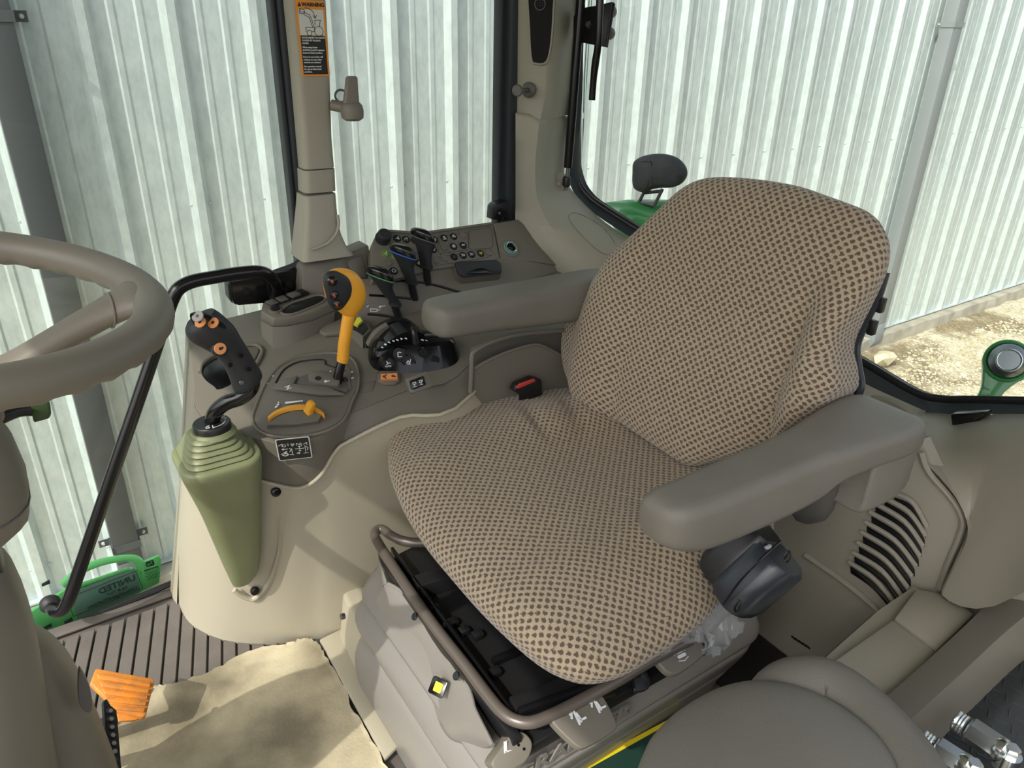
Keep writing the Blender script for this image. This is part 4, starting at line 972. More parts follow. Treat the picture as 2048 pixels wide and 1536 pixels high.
# mounting flange of the tower on the beige panel
FLn = V((-0.25, -0.9, 0.3))
fl_ = [(557, 972), (560, 1000), (560, 1080), (556, 1110), (540, 1160), (520, 1188), (505, 1198), (485, 1192), (468, 1180)]
obj('flange', tube([PY(u, v, y) for (u, v), y in zip(fl_, [1.128, 1.133, 1.145, 1.152, 1.168, 1.180, 1.188, 1.192, 1.195])], 0.005, 8), M_beige, cons)
for u, v, y in ((552, 984, 1.122), (510, 1182, 1.176)):
    o_ = obj('panel_screw', join(lathe(PY(u, v, y), V((0, -1, 0.25)), [(0.0085, -0.004), (0.0085, 0.002), (0.006, 0.004)], 20), lathe(PY(u, v, y), V((0, -1, 0.25)), [(0.004, 0.0), (0.004, 0.005)], 6)), M_blkg, cons)

# pictogram decal on the console side
bvu = surf(upb); h3 = [hit(bvu, 556, 905), hit(bvu, 612, 902), hit(bvu, 564, 935), hit(bvu, 588, 903)]
if not all(h3): h3 = [PY(548, 880, 1.128), PY(617, 872, 1.118), PY(558, 922, 1.128), PY(588, 897, 1.12)]
dp_ = Plane.three(*h3[:3]); dp_ = Plane(h3[3], dp_.n).off(0.004)
dx = (dp_.at(617, 873) - dp_.at(548, 880)).normalized(); FD2 = Face(dp_.at(588, 897, 0.001), dx, -(dp_.at(592, 920) - dp_.at(584, 876)))
if FD2.n.dot(FD2.o) > 0: FD2.n = -FD2.n
wq = (dp_.at(621, 897) - dp_.at(553, 901)).length; hq = (dp_.at(592, 919) - dp_.at(583, 877)).length
t = thing('control_decal', 'black pictogram decal with white border on the console side below the throttle', 'decal', FD2(0, 0))
obj('border', FD2.rr(0, 0, wq, hq, 0.003, 0.0008), M_lwht, t)
obj('field', FD2.rr(0, 0, wq - 0.0035, hq - 0.0035, 0.002, 0.0004, 0.0008), M_label, t)
k_ = wq / 0.06
pic = [[(-0.026, 0.012), (-0.019, 0.016), (-0.020, 0.010)], [(-0.022, -0.013), (-0.017, -0.016), (-0.010, -0.013)], [(-0.002, 0.008), (0.002, 0.013), (-0.004, 0.014), (-0.002, 0.008)], [(-0.008, -0.013), (-0.002, -0.015)], [(0.016, -0.013), (0.024, -0.013)], [(0.018, 0.010), (0.024, 0.014), (0.024, 0.008)], [(-0.009, 0.010), (-0.009, 0.016)], [(0.012, -0.005), (0.010, -0.007), (0.008, -0.005)], [(0.008, 0.005), (0.010, 0.007), (0.012, 0.005)], [(-0.024, -0.010), (-0.012, -0.010)], [(-0.012, -0.012), (-0.016, -0.008), (-0.013, -0.004), (-0.019, -0.007)], [(-0.021, 0.002), (-0.011, 0.002)], [(-0.018, 0.0), (-0.021, 0.002), (-0.018, 0.004)],
       circ(-0.016, 0.011, 0.003, 10), [(-0.004, -0.012), (-0.004, 0.002)], [(-0.008, -0.006), (-0.005, 0.0), (-0.008, 0.003)], [(0.002, 0.0), (0.018, 0.0)], [(0.010, -0.007), (0.010, 0.007)], [(0.006, 0.009), (0.006, 0.014), (0.012, 0.010), (0.012, 0.014)], [(0.004, -0.012), (0.009, -0.013), (0.008, -0.009), (0.004, -0.012)], [(0.020, -0.010), (0.020, 0.006)], [(0.023, -0.006), (0.025, 0.0), (0.022, 0.004)], [(0.014, 0.006), (0.014, 0.014)]]
obj('pictograms', strokes(FF(FD2), [[(a * k_, b * k_ * 0.95) for a, b in l] for l in pic], 0.0010, 0.0013, 0.0003), M_lwht, t, smooth=False)

# ---- raised rear deck with lever slots
DK2 = Plane.three(PY(790, 553, 1.365), PY(1000, 517, 1.36), DK.at(745, 648, 0.0))
d2n = DK2.n if DK2.n.z > 0 else -DK2.n; DK2.n = d2n
o2 = [(700, 560), (706, 600), (716, 640), (735, 650), (820, 655), (940, 668), (1130, 655), (1240, 640), (1110, 528), (1000, 515), (870, 533), (790, 551), (748, 556)]
obj('lever_deck', prism([DK2.at(u, v, 0.0) for u, v in o2], -d2n * 0.05, 0.004), M_con, cons)
for ln in ([(735, 628), (770, 631), (800, 637), (822, 643)], [(738, 590), (780, 593), (820, 597), (835, 600)], [(784, 562), (830, 563), (870, 570), (905, 580)], [(905, 580), (960, 596)]):
    obj('lever_slot', tube([DK2.at(u, v, 0.0006) for u, v in ln], 0.0027, 6), M_blkg, cons)
FK = Face(DK2.at(752, 620, 0.0005), (DK2.at(800, 622) - DK2.at(700, 622)), (DK2.at(752, 600) - DK2.at(752, 640)))
if FK.n.dot(FK.o) > 0: FK.n = -FK.n
obj('cylinder_symbol', strokes(FF(FK), [[(-0.012, -0.003), (0.002, -0.003), (0.002, 0.002), (-0.012, 0.002), (-0.012, -0.003)], [(0.002, 0), (0.008, 0)], [(0.006, 0.006), (0.020, 0.009)], [(0.010, 0.004), (0.006, 0.006), (0.011, 0.009)], [(-0.020, 0.006), (-0.016, 0.009)]], 0.0016), M_white, cons, smooth=False)
# outer wall of the console at the pillar foot
pf = Plane.three(PY(620, 540, 1.425), PY(730, 500, 1.425), PY(640, 600, 1.41))
obj('pillar_foot_cover', prism([pf.at(u, v) for u, v in [(604, 538), (612, 530), (690, 514), (700, 506), (738, 490), (748, 560), (710, 600), (700, 660), (604, 650)]], V((0, 0.05, 0)), 0.004), M_con, cons)
obj('blank_cover', prism(cr([pf.at(u, v, 0.001) for u, v in [(694, 524), (702, 518), (718, 514), (724, 518), (733, 548), (728, 556), (708, 548), (698, 536)]], 3, True), pf.n * 0.002, 0.001), M_con2, cons)
obj('blank_rim', tube([pf.at(u, v, 0.001) for u, v in [(690, 524), (698, 515), (719, 510), (728, 516), (738, 550), (730, 560), (706, 552), (694, 538)]], 0.0015, 6, closed=True), M_con, cons)

# ---- button panel
BP = Plane.three(PY(752, 465, 1.43), PY(1040, 440, 1.43), PY(745, 550, 1.36))
t = thing('button_panel', 'grey-brown panel with rows of round push buttons below the side window', 'control panel', BP.at(870, 530))
po = [(742, 500), (748, 478), (755, 464), (766, 460), (790, 461), (830, 464), (870, 462), (920, 455), (986, 446), (1001, 522), (940, 530), (870, 538), (790, 558), (746, 562)]
obj('housing', prism([BP.at(u, v) for u, v in po], -BP.n * 0.03, 0.003), M_con, t)
obj('top_rail', tube([BP.at(u, v, 0.001) for u, v in [(760, 462), (790, 463), (840, 466), (900, 459), (984, 447)]], 0.0035, 8), M_con2, t)
obj('end_plate', prism([BP.at(u, v) for u, v in [(988, 446), (1035, 438), (1052, 450), (1114, 530), (1060, 522), (1002, 521)]], -BP.n * 0.03, 0.003), M_con, t)
for px4 in ([(877, 473), (930, 464), (936, 468), (937, 495), (932, 500), (880, 507), (876, 500)], [(938, 461), (980, 455), (985, 459), (986, 492), (982, 496), (942, 499), (938, 494)], [(868, 516), (960, 500), (982, 499), (985, 509), (980, 514), (872, 531)]):
    obj('outline_groove', tube([BP.at(u, v, 0.0003) for u, v in px4], 0.0008, 5, 1, closed=True, smooth=False), M_gry, t)
fx_ = (BP.at(986, 480) - BP.at(760, 500)).normalized()
def bpf(u, v, h=0.0): return Face(BP.at(u, v, h), fx_, BP.n.cross(fx_))
kb = bpf(765, 478)
obj('rotary_knob', join(lathe(kb.o, BP.n, [(0.0165, 0), (0.0165, 0.004)], 28), lathe(kb.o, BP.n, [(0.0145 + (0.0006 if True else 0), 0.004), (0.0142, 0.018), (0.0125, 0.0205), (0, 0.0205)], 30), *[box(kb.o + BP.n * 0.011 + (kb.x * math.cos(a) + kb.y * math.sin(a)) * 0.0146, (0.001, 0.001, 0.013), 0, (kb.x * math.cos(a) + kb.y * math.sin(a), kb.y * math.cos(a) - kb.x * math.sin(a), BP.n)) for a in [2 * math.pi * i / 28 for i in range(28)]]), M_rub, t)
S = 0.004
def icon(kind):
    if kind == 'horn': return [[(-.9, -.2), (-.2, -.2), (.5, .7), (.5, -.7), (-.2, -.2)], [(.7, .3), (.9, .6)], [(.7, -.3), (.9, -.6)]]
    if kind == 'phone': return [[(-.9, -.5), (-.5, .5), (.3, .7), (.8, .2), (.3, .1)], [(-.1, -.3), (.5, -.7)]]
    if kind == 'arrow': return [[(-.8, .6), (0, -.1), (.8, .3)], [(.1, -.6), (.1, .1), (.7, -.3), (.1, -.6)]]
    if kind == 'tractor': return [circ(-.4, -.2, .42, 8), circ(.55, -.35, .25, 8), [(-.4, .3), (.6, .2), (.6, -.1)], [(-.3, .3), (-.2, .8), (.3, .8)]]
    if kind == 'tick': return [[(-.6, .0), (-.1, -.7), (.6, .9)]]
    if kind == 'wheel': return [circ(0, 0, .75, 12), [(-.75, 0), (.75, 0)], [(0, .75), (0, -.75)], circ(0, 0, .3, 8)]
    if kind == 'cycle': return [circ(0, 0, .8, 12)[:11], [(.4, -.9), (.9, -.5), (1, .1)]]
    if kind == 'tri': return [[(-.7, -.5), (.7, -.5), (0, .7), (-.7, -.5)], [(-.3, -.3), (.3, -.3), (0, .25), (-.3, -.3)]]
    if kind == 'loop': return [circ(.3, 0, .5, 10), [(-.2, .0), (-.9, -.6)], [(-.9, .7), (-.5, .7), (-.7, .0)]]
    if kind == 'diff': return [[(-.9, .5), (-.4, .5), (-.4, -.3), (-.9, -.3)], [(.9, .5), (.4, .5), (.4, -.3), (.9, -.3)], circ(0, .1, .3, 8), [(0, -.4), (0, -.9)]]
    if kind == 'box2': return [[(-.8, -.1), (-.1, .8), (.3, .4), (-.5, -.5), (-.8, -.1)], [(-.3, -.5), (.5, .4), (.9, 0), (.2, -.9), (-.3, -.5)]]
    return []
bl = [(794, 477, 'horn'), (812, 479, 'phone'), (829, 481, 'arrow'), (868, 480, 'box2'), (866, 499, 'box2'), (771, 507, 'tick'), (791, 512, 'wheel'), (831, 500, None), (776, 526, None), (787, 542, 'cycle'), (803, 536, None), (838, 527, 'box2'),
      (888, 476, 'tractor'), (907, 473, 'tractor'), (926, 471, None), (888, 495, None), (907, 493, 'wheel'), (926, 491, 'ISO'), (873, 520, None), (890, 517, None), (908, 514, 'tri'), (926, 511, 'loop'), (943, 509, 'loop'), (961, 507, 'diff'), (978, 505, None)]
for u, v, kd in bl:
    f_ = bpf(u, v); r = 0.0079
    green = kd == 'tick' or (u, v) == (791, 512)
    m_ = M_con if kd is None else (M_gbtn if green else M_blk)
    b_ = obj('button', join(f_.disc(0, 0, r, 0.0016, 0.0, n=22), ring(f_(0, 0, 0.0004), f_.n, r + 0.0007, 0.0006, 22, 5)) if kd else join(f_.disc(0, 0, r, 0.0012, 0.0, n=22)), m_, t)
    if kd is None: obj('button_gap', ring(f_(0, 0, 0.0005), f_.n, r + 0.0003, 0.0006, 22, 5), M_gry, b_)
    if green: lab(b_, 'green button')
    if kd == 'ISO': obj('symbol', text(f_, 'ISO', 0, 0, 0.005, 0.0018, bold=0.0002), M_white, b_, smooth=False)
    elif kd:
        k = 0.0048; mm_ = M_dred if kd == 'tri' else (M_ylw2 if kd == 'diff' else M_white); ic = icon(kd)
        dy = 0.0012 if (u, v) == (888, 476) else 0
        obj('symbol', join(strokes(FF(f_), [[(a * k * (0.8 if dy else 1), b * k * (0.6 if dy else 1) + dy) for a, b in l] for l in ic], 0.0011, 0.0018, 0.0003), *( [text(f_, 'AUTO', 0, -0.004, 0.0034, 0.0018, bold=0.0001)] if dy else [])), mm_, b_, smooth=False)
obj('indicator_dots', join(*[disc(BP.at(u - 9, v - 8), BP.n, 0.0009, 0.0006, 6) for u, v, kd in bl if u > 870 or u in (868,)]), M_blkg, t)
# power socket with teal ring
so2 = BP.at(1020, 497)
t = thing('power_socket', 'round charging socket with chrome and teal ring at the rear end of the button panel', 'socket', so2)
obj('mound', lathe(so2, BP.n, [(0.026, -0.004), (0.023, 0.0015), (0.019, 0.003), (0.0, 0.003)], 28), M_con, t)
obj('teal_ring', ring(so2 + BP.n * 0.004, BP.n, 0.0155, 0.0022, 30, 8), M_teal, t)
obj('chrome_ring', ring(so2 + BP.n * 0.006, BP.n, 0.0125, 0.002, 30, 8), M_chr, t)
cap_ = obj('socket_cap', disc(so2 + BP.n * 0.003, BP.n, 0.0115, 0.002, 24), M_blkg, t)
f_ = bpf(1020, 497, 0.0055)
obj('cap_emblem', strokes(FF(f_), [[(-0.006, -0.001), (-0.002, 0.003), (0.003, 0.002), (0.006, -0.001)], [(-0.004, -0.004), (0.0, -0.001), (0.005, -0.003)]], 0.0018, 0.0001, 0.0006), M_steel, cap_)
# black lidded tray
T2 = DK2
t = thing('ashtray', 'black lidded tray with finger notch, below the button panel', 'tray', T2.at(955, 545))
to_ = [(908, 528), (912, 524), (990, 520), (1000, 527), (1002, 545), (998, 548), (925, 556), (915, 550)]
obj('housing', loft([[T2.at(u - 2, v + 12, 0.0) for u, v in to_], [T2.at(u, v, 0.018) for u, v in to_]]), M_con, t)
obj('lid', prism([T2.at(u, v, 0.018) for u, v in to_], d2n * 0.006, 0.002), M_rub, t)
obj('finger_notch', prism(cr([T2.at(u, v, 0.0238) for u, v in [(932, 548), (952, 538), (968, 537), (985, 545), (960, 549)]], 3, True), d2n * 0.0006, 0.0002), M_blkg, t)

# ---- power outlet module on the outer edge of the deck
t = thing('outlet_module', 'raised brown tray module with two black flip-cover sockets, front of the console', 'socket tray', DK.at(580, 660))
A1 = [(524, 672), (546, 698), (575, 692), (625, 672), (668, 648), (664, 628), (600, 630), (528, 652)]
A2 = [(521, 640), (545, 654), (575, 653), (625, 642), (670, 622), (664, 596), (600, 590), (524, 614)]
A3 = [(522, 622), (548, 637), (578, 636), (625, 622), (662, 604), (656, 590), (600, 585), (526, 606)]
obj('body', loft([[DK.at(u, v, 0.0) for u, v in A1], [DK.at(u, v, 0.030) for u, v in A2]]), M_con, t, sharp=30)
lidg = loft([[DK.at(u, v, 0.031) for u, v in A2], [DK.at(u, v, 0.050) for u, v in A3]])
obj('lid', bevel(lidg, 0.003, 2), M_con, t)
obj('tray_recess_shade', prism(cr([DK.at(u, v, 0.0505) for u, v in [(564, 625), (580, 627), (610, 617), (640, 604), (648, 596), (636, 593), (610, 600), (580, 610)]], 4, True), dn_ * 0.0012, 0.0005), M_blk, t)  # black patch on the lid: the tray's depth shade put into colour
obj('tray_lip', tube([DK.at(u, v, 0.051) for u, v in [(562, 624), (580, 629), (612, 619), (642, 606), (651, 596), (638, 590), (608, 598), (580, 608)]], 0.0022, 8, closed=True), M_con, t)
for px4, hinge in (([(529, 607), (543, 614), (582, 601), (568, 593)], [(536, 598), (552, 601), (562, 597)]), ([(570, 592), (586, 601), (620, 590), (604, 581)], None)):
    s_ = obj('socket_base', prism([DK.at(u, v, 0.050) for u, v in px4], dn_ * 0.006, 0.002), M_blk, t)
    c = sum([DK.at(u, v, 0.060) for u, v in px4], V((0, 0, 0))) / 4
    if hinge:
        for q0 in ((0.05, 0.45), (0.55, 0.95)):
            a, b, c_, d_ = [DK.at(u, v, 0.0565) for u, v in px4]
            P1, P2, P3, P4 = b.lerp(c_, q0[0]), b.lerp(c_, q0[1]), a.lerp(d_, q0[1]), a.lerp(d_, q0[0])
            cv = obj('flip_cover', prism([P1.lerp(P4, .15), P2.lerp(P3, .15), P3.lerp(P2, -.05), P4.lerp(P1, -.05)], dn_ * 0.004, 0.0012), M_gry, s_)
    else:
        obj('flip_cover', prism([DK.at(u, v, 0.0565) for u, v in [(573, 592), (586, 598), (603, 591), (590, 585)]], dn_ * 0.005, 0.0015), M_gry, s_)
kc = DK.at(551, 620, 0.052)
obj('round_plug', join(lathe(kc - dn_ * 0.003, dn_, [(0.013, 0), (0.012, 0.007)], 20)), M_con, t)
obj('plug_cap', lathe(kc + dn_ * 0.003, dn_, [(0.0095, 0), (0.0095, 0.003), (0.007, 0.004)], 20), M_blk, t)

# ---- yellow switch pod
t = thing('yellow_switch', 'small bright yellow rocker on a black block beside the gear lever', 'switch', DK.at(735, 690))
obj('stand', loft([[DK.at(u, v, 0.0) for u, v in [(700, 672), (726, 698), (745, 678), (742, 655), (708, 640)]], [DK.at(u, v, 0.022) for u, v in [(704, 655), (726, 675), (741, 660), (738, 646), (712, 634)]]]), M_con, t, sharp=30)
obj('block', loft([[DK.at(u, v, 0.021) for u, v in [(704, 658), (727, 672), (738, 658), (724, 642), (710, 640)]], [DK.at(u, v, 0.038) for u, v in [(708, 645), (720, 654), (727, 645), (720, 636), (712, 636)]]]), M_blk, t, sharp=30)
obj('rocker', loft([[DK.at(u, v, 0.036) for u, v in [(706, 650), (715, 655), (727, 645), (723, 636), (712, 637)]], [DK.at(u, v, 0.045) for u, v in [(709, 647), (715, 650), (724, 641), (720, 634), (714, 635)]]]), M_ylw, t, sharp=30)

# ---- three remote valve levers
def rlever(label, head, neck, base, band, w=24, plane=DK2):
    b = plane.at(*base, 0.0); y = b.y; pn_ = Plane(V((0, y, 0)), V((0, -1, 0)))
    t = thing('valve_lever', label, 'lever', b)
    P_ = lambda u, v, dy=0: PY(u, v, y + dy)
    hx, hy = head; nx_, ny_ = neck
    obj('shaft', tube([b - d2n * 0.004, P_(nx_, ny_)], [0.0085, 0.0080], 10, smooth=False), M_blk, t)
    s = P_(hx, hy).length / 1470
    def el(u, v, wu, wy, tilt=0.12):
        c = P_(u, v); return [c + RT * (math.cos(2 * math.pi * j / 18) * wu * s) + (V((0, 0, 1)) * 0.25 * -math.cos(2 * math.pi * j / 18) * wu * s * tilt * 8) * 0 + V((0.0, 1, 0)) * (math.sin(2 * math.pi * j / 18) * wy * s) - Z_ * (math.cos(2 * math.pi * j / 18) * wu * s * tilt) for j in range(18)]
    m1 = (hx + 0.25 * (nx_ - hx), hy + 0.30 * (ny_ - hy)); m2 = (hx + 0.62 * (nx_ - hx), hy + 0.62 * (ny_ - hy))
    rs_ = [el(nx_, ny_, 11, 9), el(nx_ - .5, ny_ - 8, 11.5, 10), el(*m2, 12, 11), el(m1[0] + 2, m1[1] + 4, 15, 13, .25), el(hx + 3, hy + 9, 21, 17, .35), el(hx + 1, hy + 3, w, 19, .35)]
    cols = [cr([q[i] for q in rs_], 4) for i in range(18)]
    obj('grip', loft([[c_[i] for c_ in cols] for i in range(len(cols[0]))]), M_rub, t)
    obj('grip_ring', tube(el(nx_, ny_ - 4, 12, 10.5), 0.001, 6, 1, closed=True), M_rub, t)
    kn = [el(hx + 1, hy + 2, w, 19, .35), el(hx, hy - 5, w + .5, 19.5, .33), el(hx - 1, hy - 12, w - 2, 18, .3), el(hx - 1, hy - 17, w - 8, 13, .25), el(hx - 1, hy - 19, w - 16, 6, .2)]
    cols = [cr([q[i] for q in kn], 3) for i in range(18)]
    obj('knob', loft([[c_[i] for c_ in cols] for i in range(len(cols[0]))]), M_blkg, t)
    bd = obj('band', tube(el(hx + 1, hy + 2.5, w + .3, 19.3, .35), 0.0013, 8, 1, closed=True), band, t); return t
rlever('black knobbed lever with a green band, nearest of the three', (760, 553), (790, 612), (800, 638), M_grnb)
rlever('black knobbed lever with a blue band, middle of the three', (805, 508), (823, 568), (831, 598), M_blue, 23)
rlever('black knobbed lever with a grey band, rearmost of the three', (845, 476), (853, 537), (857, 568), M_gry, 21)

# ---- black hitch control pod
t = thing('hitch_pod', 'glossy black hitch control pod with numbered dial and AUTO button', 'control pod', DK.at(830, 735))
PA = [(736, 706), (740, 728), (758, 742), (800, 747), (860, 743), (905, 731), (919, 714), (914, 692), (880, 672), (820, 668), (770, 672), (742, 688)]
PB = [(741, 698), (750, 712), (768, 712), (800, 700), (850, 694), (894, 690), (909, 685), (903, 674), (868, 664), (820, 658), (782, 662), (752, 678)]
PC_ = [(750, 696), (757, 703), (773, 700), (802, 692), (850, 688), (888, 685), (899, 681), (895, 674), (866, 668), (822, 664), (788, 667), (760, 680)]
obj('shell', loft([cr([DK.at(u, v, 0.0) for u, v in PA], 4, True), cr([DK.at(u, v, 0.034) for u, v in PB], 4, True), cr([DK.at(u, v, 0.042) for u, v in PC_], 4, True)]), M_blkg, t, sharp=50)
def archw(c, ax, R0, R1, w_, a0, a1, n=26, ridg=0):
    ax = ax.normalized(); ux = (V((1, 0, 0)) - ax * ax.x).normalized(); uz = ax.cross(ux) 
    if uz.z < 0: uz = -uz
    rs_ = []
    for i in range(n + 1):
        a = math.radians(a0 + (a1 - a0) * i / n); d_ = ux * -math.cos(a) + uz * math.sin(a); r1 = R1 + (0.0012 if ridg and i % 2 else 0)
        rs_.append([c + d_ * R0 - ax * w_ / 2, c + d_ * r1 - ax * w_ / 2, c + d_ * r1 + ax * w_ / 2, c + d_ * R0 + ax * w_ / 2])
    return loft(rs_)
ayx = V((0.05, 1, 0.2)); hc_ = DK.at(800, 700, 0.004)
obj('dial_cover', archw(hc_ + V((0.004, -0.002, 0)), ayx, 0.02, 0.054, 0.040, 8, 160), M_blkg, t, sharp=50)
obj('thumbwheel', archw(hc_ + V((-0.006, 0.018, 0.002)), ayx, 0.02, 0.057, 0.012, 15, 75, 30, 1), M_brn, t, sharp=20)
obj('outer_cover', archw(hc_ + V((0.0, 0.030, 0.0)), ayx, 0.02, 0.060, 0.013, 8, 150), M_blk, t, sharp=50)
pk_ = Plane(DK.at(850, 694, 0.042), dn_)
for i, (ch, u, v) in enumerate((('9', 765, 695), ('8', 771, 689), ('7', 779, 685), ('6', 787, 682), ('5', 795, 680), ('4', 803, 678), ('3', 812, 677), ('2', 845, 680), ('1', 853, 681))):
    fcx = Face(PY(u, v, PY(u, v, DK.at(800, 690, 0.04).y).y - 0.018), RT, -DN); 
    obj('dial_number', text(Face(fcx.o, RT, -DN), ch, 0, 0, 0.0062, 0.0, bold=0.0002, rot=1.2), M_white, t, smooth=False)
obj('set_lever', tube([PY(832, 686, 1.10), PY(829, 668, 1.10), PY(826, 655, 1.11)], [0.006, 0.005, 0.005], 8), M_blk, t)
fside = Plane.three(DK.at(760, 742, 0.0), DK.at(900, 732, 0.0), DK.at(830, 696, 0.037))
if fside.n.dot(fside.o) > 0: fside.n = -fside.n
sxx = (fside.at(880, 720) - fside.at(770, 728)).normalized()
def fsf(u, v, h=0.004): return Face(fside.at(u, v, h), sxx, fside.n.cross(sxx))
for u, v, kd in ((776, 727, 'auto'), (799, 709, 'w1'), (817, 723, 'w2')):
    f_ = fsf(u, v, 0.005)
    b_ = obj('button', join(f_.disc(0, 0, 0.0105, 0.003, -0.002, n=22), ring(f_(0, 0, 0.0), f_.n, 0.0115, 0.0012, 22, 6)), M_blk, t)
    if kd == 'auto': g = join(strokes(FF(f_), [[(-0.003, 0.005), (0, 0.001), (0.004, 0.001)], [(0, 0.001), (-0.003, -0.002)]], 0.0014, 0.0013), text(f_, 'AUTO', 0, -0.0052, 0.0042, 0.0013, bold=0.0001))
    elif kd == 'w1': g = strokes(FF(f_), [[(-0.003, 0.005), (-0.003, -0.004), (0.004, -0.004)], [(-0.001, 0.005), (0.003, 0.004)]], 0.0016, 0.0013)
    else: g = strokes(FF(f_), [[(-0.004, -0.002), (-0.001, 0.002), (0.002, -0.003), (0.004, 0.004)], [(-0.003, -0.004), (0.003, -0.005)]], 0.0016, 0.0013)
    obj('symbol', g, M_white, b_, smooth=False)
obj('rocker_rim', tube([fside.at(u, v, 0.0055) for u, v in [(789, 702), (799, 697), (812, 706), (829, 720), (830, 731), (818, 735), (804, 725), (790, 713)]], 0.0012, 6, closed=True), M_blk, t)
for u, v in ((847, 706), (870, 720)): obj('blank_boss', fsf(u, v, 0.002).disc(0, 0, 0.009, 0.002, n=20), M_blkg, t)

# ---- orange rocker and black rocker
def swface(c_px, h=0.0, rot=0.0): return deckface(*c_px, h, rot)
t = thing('orange_rocker', 'bright orange rocker switch with hare and tortoise marks below the black pod', 'switch', DK.at(778, 756))
obj('bezel', prism([DK.at(u, v, 0) for u, v in [(754, 752), (758, 746), (800, 746), (801, 766), (790, 772), (766, 772), (756, 767)]], dn_ * 0.007, 0.003), M_con2, t)
obj('rocker', loft([[DK.at(u, v, 0.006) for u, v in [(761, 762), (761, 748), (795, 746), (796, 761)]], [DK.at(u, v, 0.013) for u, v in [(762, 758), (762, 748), (794, 746), (795, 757)]]]), M_obtn, t, sharp=30)
obj('animal_marks', join(*[disc(DK.at(u, v, 0.0132), dn_, r, 0.0006, 7) for u, v, r in ((768, 753, .0032), (772, 750, .002), (771, 756, .0018), (786, 752, .0034), (790, 753, .0018))]), M_dred, t)
sp3 = Plane.three(PY(815, 752, 1.085), PY(848, 748, 1.082), PY(822, 786, 1.07))
if sp3.n.dot(sp3.o) > 0: sp3.n = -sp3.n
t = thing('work_light_switch', 'small black twin rocker switch on the sloping edge of the console', 'switch', sp3.at(835, 767))
obj('bezel', prism([sp3.at(u, v, -0.006) for u, v in [(808, 758), (848, 744), (852, 746), (862, 772), (858, 776), (822, 788), (817, 785)]], sp3.n * 0.010, 0.002), M_con2, t)
rk_ = obj('rocker', prism([sp3.at(u, v, 0.003) for u, v in [(818, 762), (846, 752), (851, 770), (826, 780), (821, 778)]], sp3.n * 0.004, 0.0015), M_blkg, t)
FR_ = Face(sp3.at(835, 767, 0.0072), (sp3.at(850, 762) - sp3.at(820, 772)), (sp3.at(832, 755) - sp3.at(838, 780)))
obj('symbol', strokes(FF(FR_), [[(a + dx_, b) for a, b in l] for dx_ in (-0.0065, 0.0065) for l in ([(-0.002, 0), (-0.002, 0.004), (0.002, 0.004), (0.002, 0), (-0.002, 0)], [(0, 0), (0, -0.003)], [(-0.003, -0.004), (0.003, -0.004)], [(0.004, 0.004), (0.004, 0.001)])], 0.0009, 0.0001, 0.0004), M_white, rk_, smooth=False)

# ---- rear bin of the console beside the seat
obj('bin_shadow_wall', prism([PY(u, v, 1.10) for u, v in [(944, 790), (946, 700), (1000, 678), (1080, 664), (1180, 655), (1180, 820)]], V((0, 0.01, 0)), 0.0), M_con2, cons, smooth=False)
bw = [PY(u, v, 1.062) for u, v in [(948, 738), (975, 722), (1010, 706), (1050, 693), (1075, 690), (1095, 697), (1120, 710), (1150, 730)]]
obj('bin_front', loft([cr(bw, 4), cr([p + V((0.0, 0.012, -0.004)) for p in bw], 4), cr([V((p.x, p.y + 0.02, -0.80)) for p in bw], 4), cr([V((p.x, p.y, -0.80)) for p in bw], 4)], (False, False), closed=False), M_con, cons)
obj('bin_lip', tube(bw, 0.003, 8), M_con, cons)
obj('bin_front_face', prism(cr(bw, 4) + [PY(1150, 860, 1.062), PY(948, 860, 1.062)], V((0, 0.004, 0)), 0), M_con, cons, smooth=False)
obj('bin_arch', tube([PY(u, v, 1.06) for u, v in [(941, 785), (943, 740), (944, 712), (952, 700), (985, 683), (1030, 670), (1080, 664), (1150, 659)]], 0.0045, 8), M_con, cons)

# ================================================================== DRIVER'S SEAT
seat = thing('driver_seat', 'driver seat in tan and brown dotted woven fabric with vinyl armrests', 'seat', V((0.68, 0.76, -0.90)))
CZ = -0.695
co = [(776, 925), (778, 895), (790, 870), (820, 838), (860, 812), (915, 790), (970, 782), (1040, 783), (1105, 788), (1160, 792)]
cu_o = [PZ(u, v, CZ) for u, v in co] + [V((0.90, 1.02, CZ)), V((0.94, 0.95, CZ)), V((0.95, 0.80, CZ)), V((0.93, 0.62, CZ)), V((0.87, 0.535, CZ)), V((0.80, 0.50, CZ))]
cn = [(1478, 1118), (1462, 1165), (1432, 1215), (1380, 1262), (1320, 1303), (1262, 1337), (1215, 1354), (1165, 1358), (1110, 1340), (1060, 1308), (1000, 1255), (950, 1205), (900, 1148), (850, 1088), (810, 1028), (785, 975)]
cu_o += [PZ(u, v, CZ) for u, v in cn]
cmid = V((0.66, 0.76, CZ))
def sm(x, a, b): 
    k = max(0, min(1, (x - a) / (b - a))); return k * k * (3 - 2 * k)
def cdisp(q, s):
    z = 0.0; dy = abs(q.y - 0.76)
    # side bolsters rising towards the backrest, dished centre
    z += 0.020 * sm(dy, 0.10, 0.17) * (1 - sm(dy, 0.20, 0.27)) * (0.35 + 0.65 * sm(q.x, 0.60, 0.74))
    z -= 0.018 * math.exp(-((q.x - 0.78) ** 2 + (q.y - 0.76) ** 2) / 0.02)
    # cross creases where the wings begin
    for yy in (0.60, 0.93):
        cx_ = 0.70 + 0.0
        z -= 0.013 * math.exp(-((q.x - cx_ - 0.25 * abs(q.y - yy)) / 0.012) ** 2) * sm(dy, 0.105, 0.15) * (1 - sm(dy, 0.19, 0.25))
    return V((0, 0, z))
g, uv = pillow(cu_o, Z_, 0.058, 0.05, 16, exp=2.7, k=4, disp=cdisp, uvax=(Y_, X_), center=cmid)
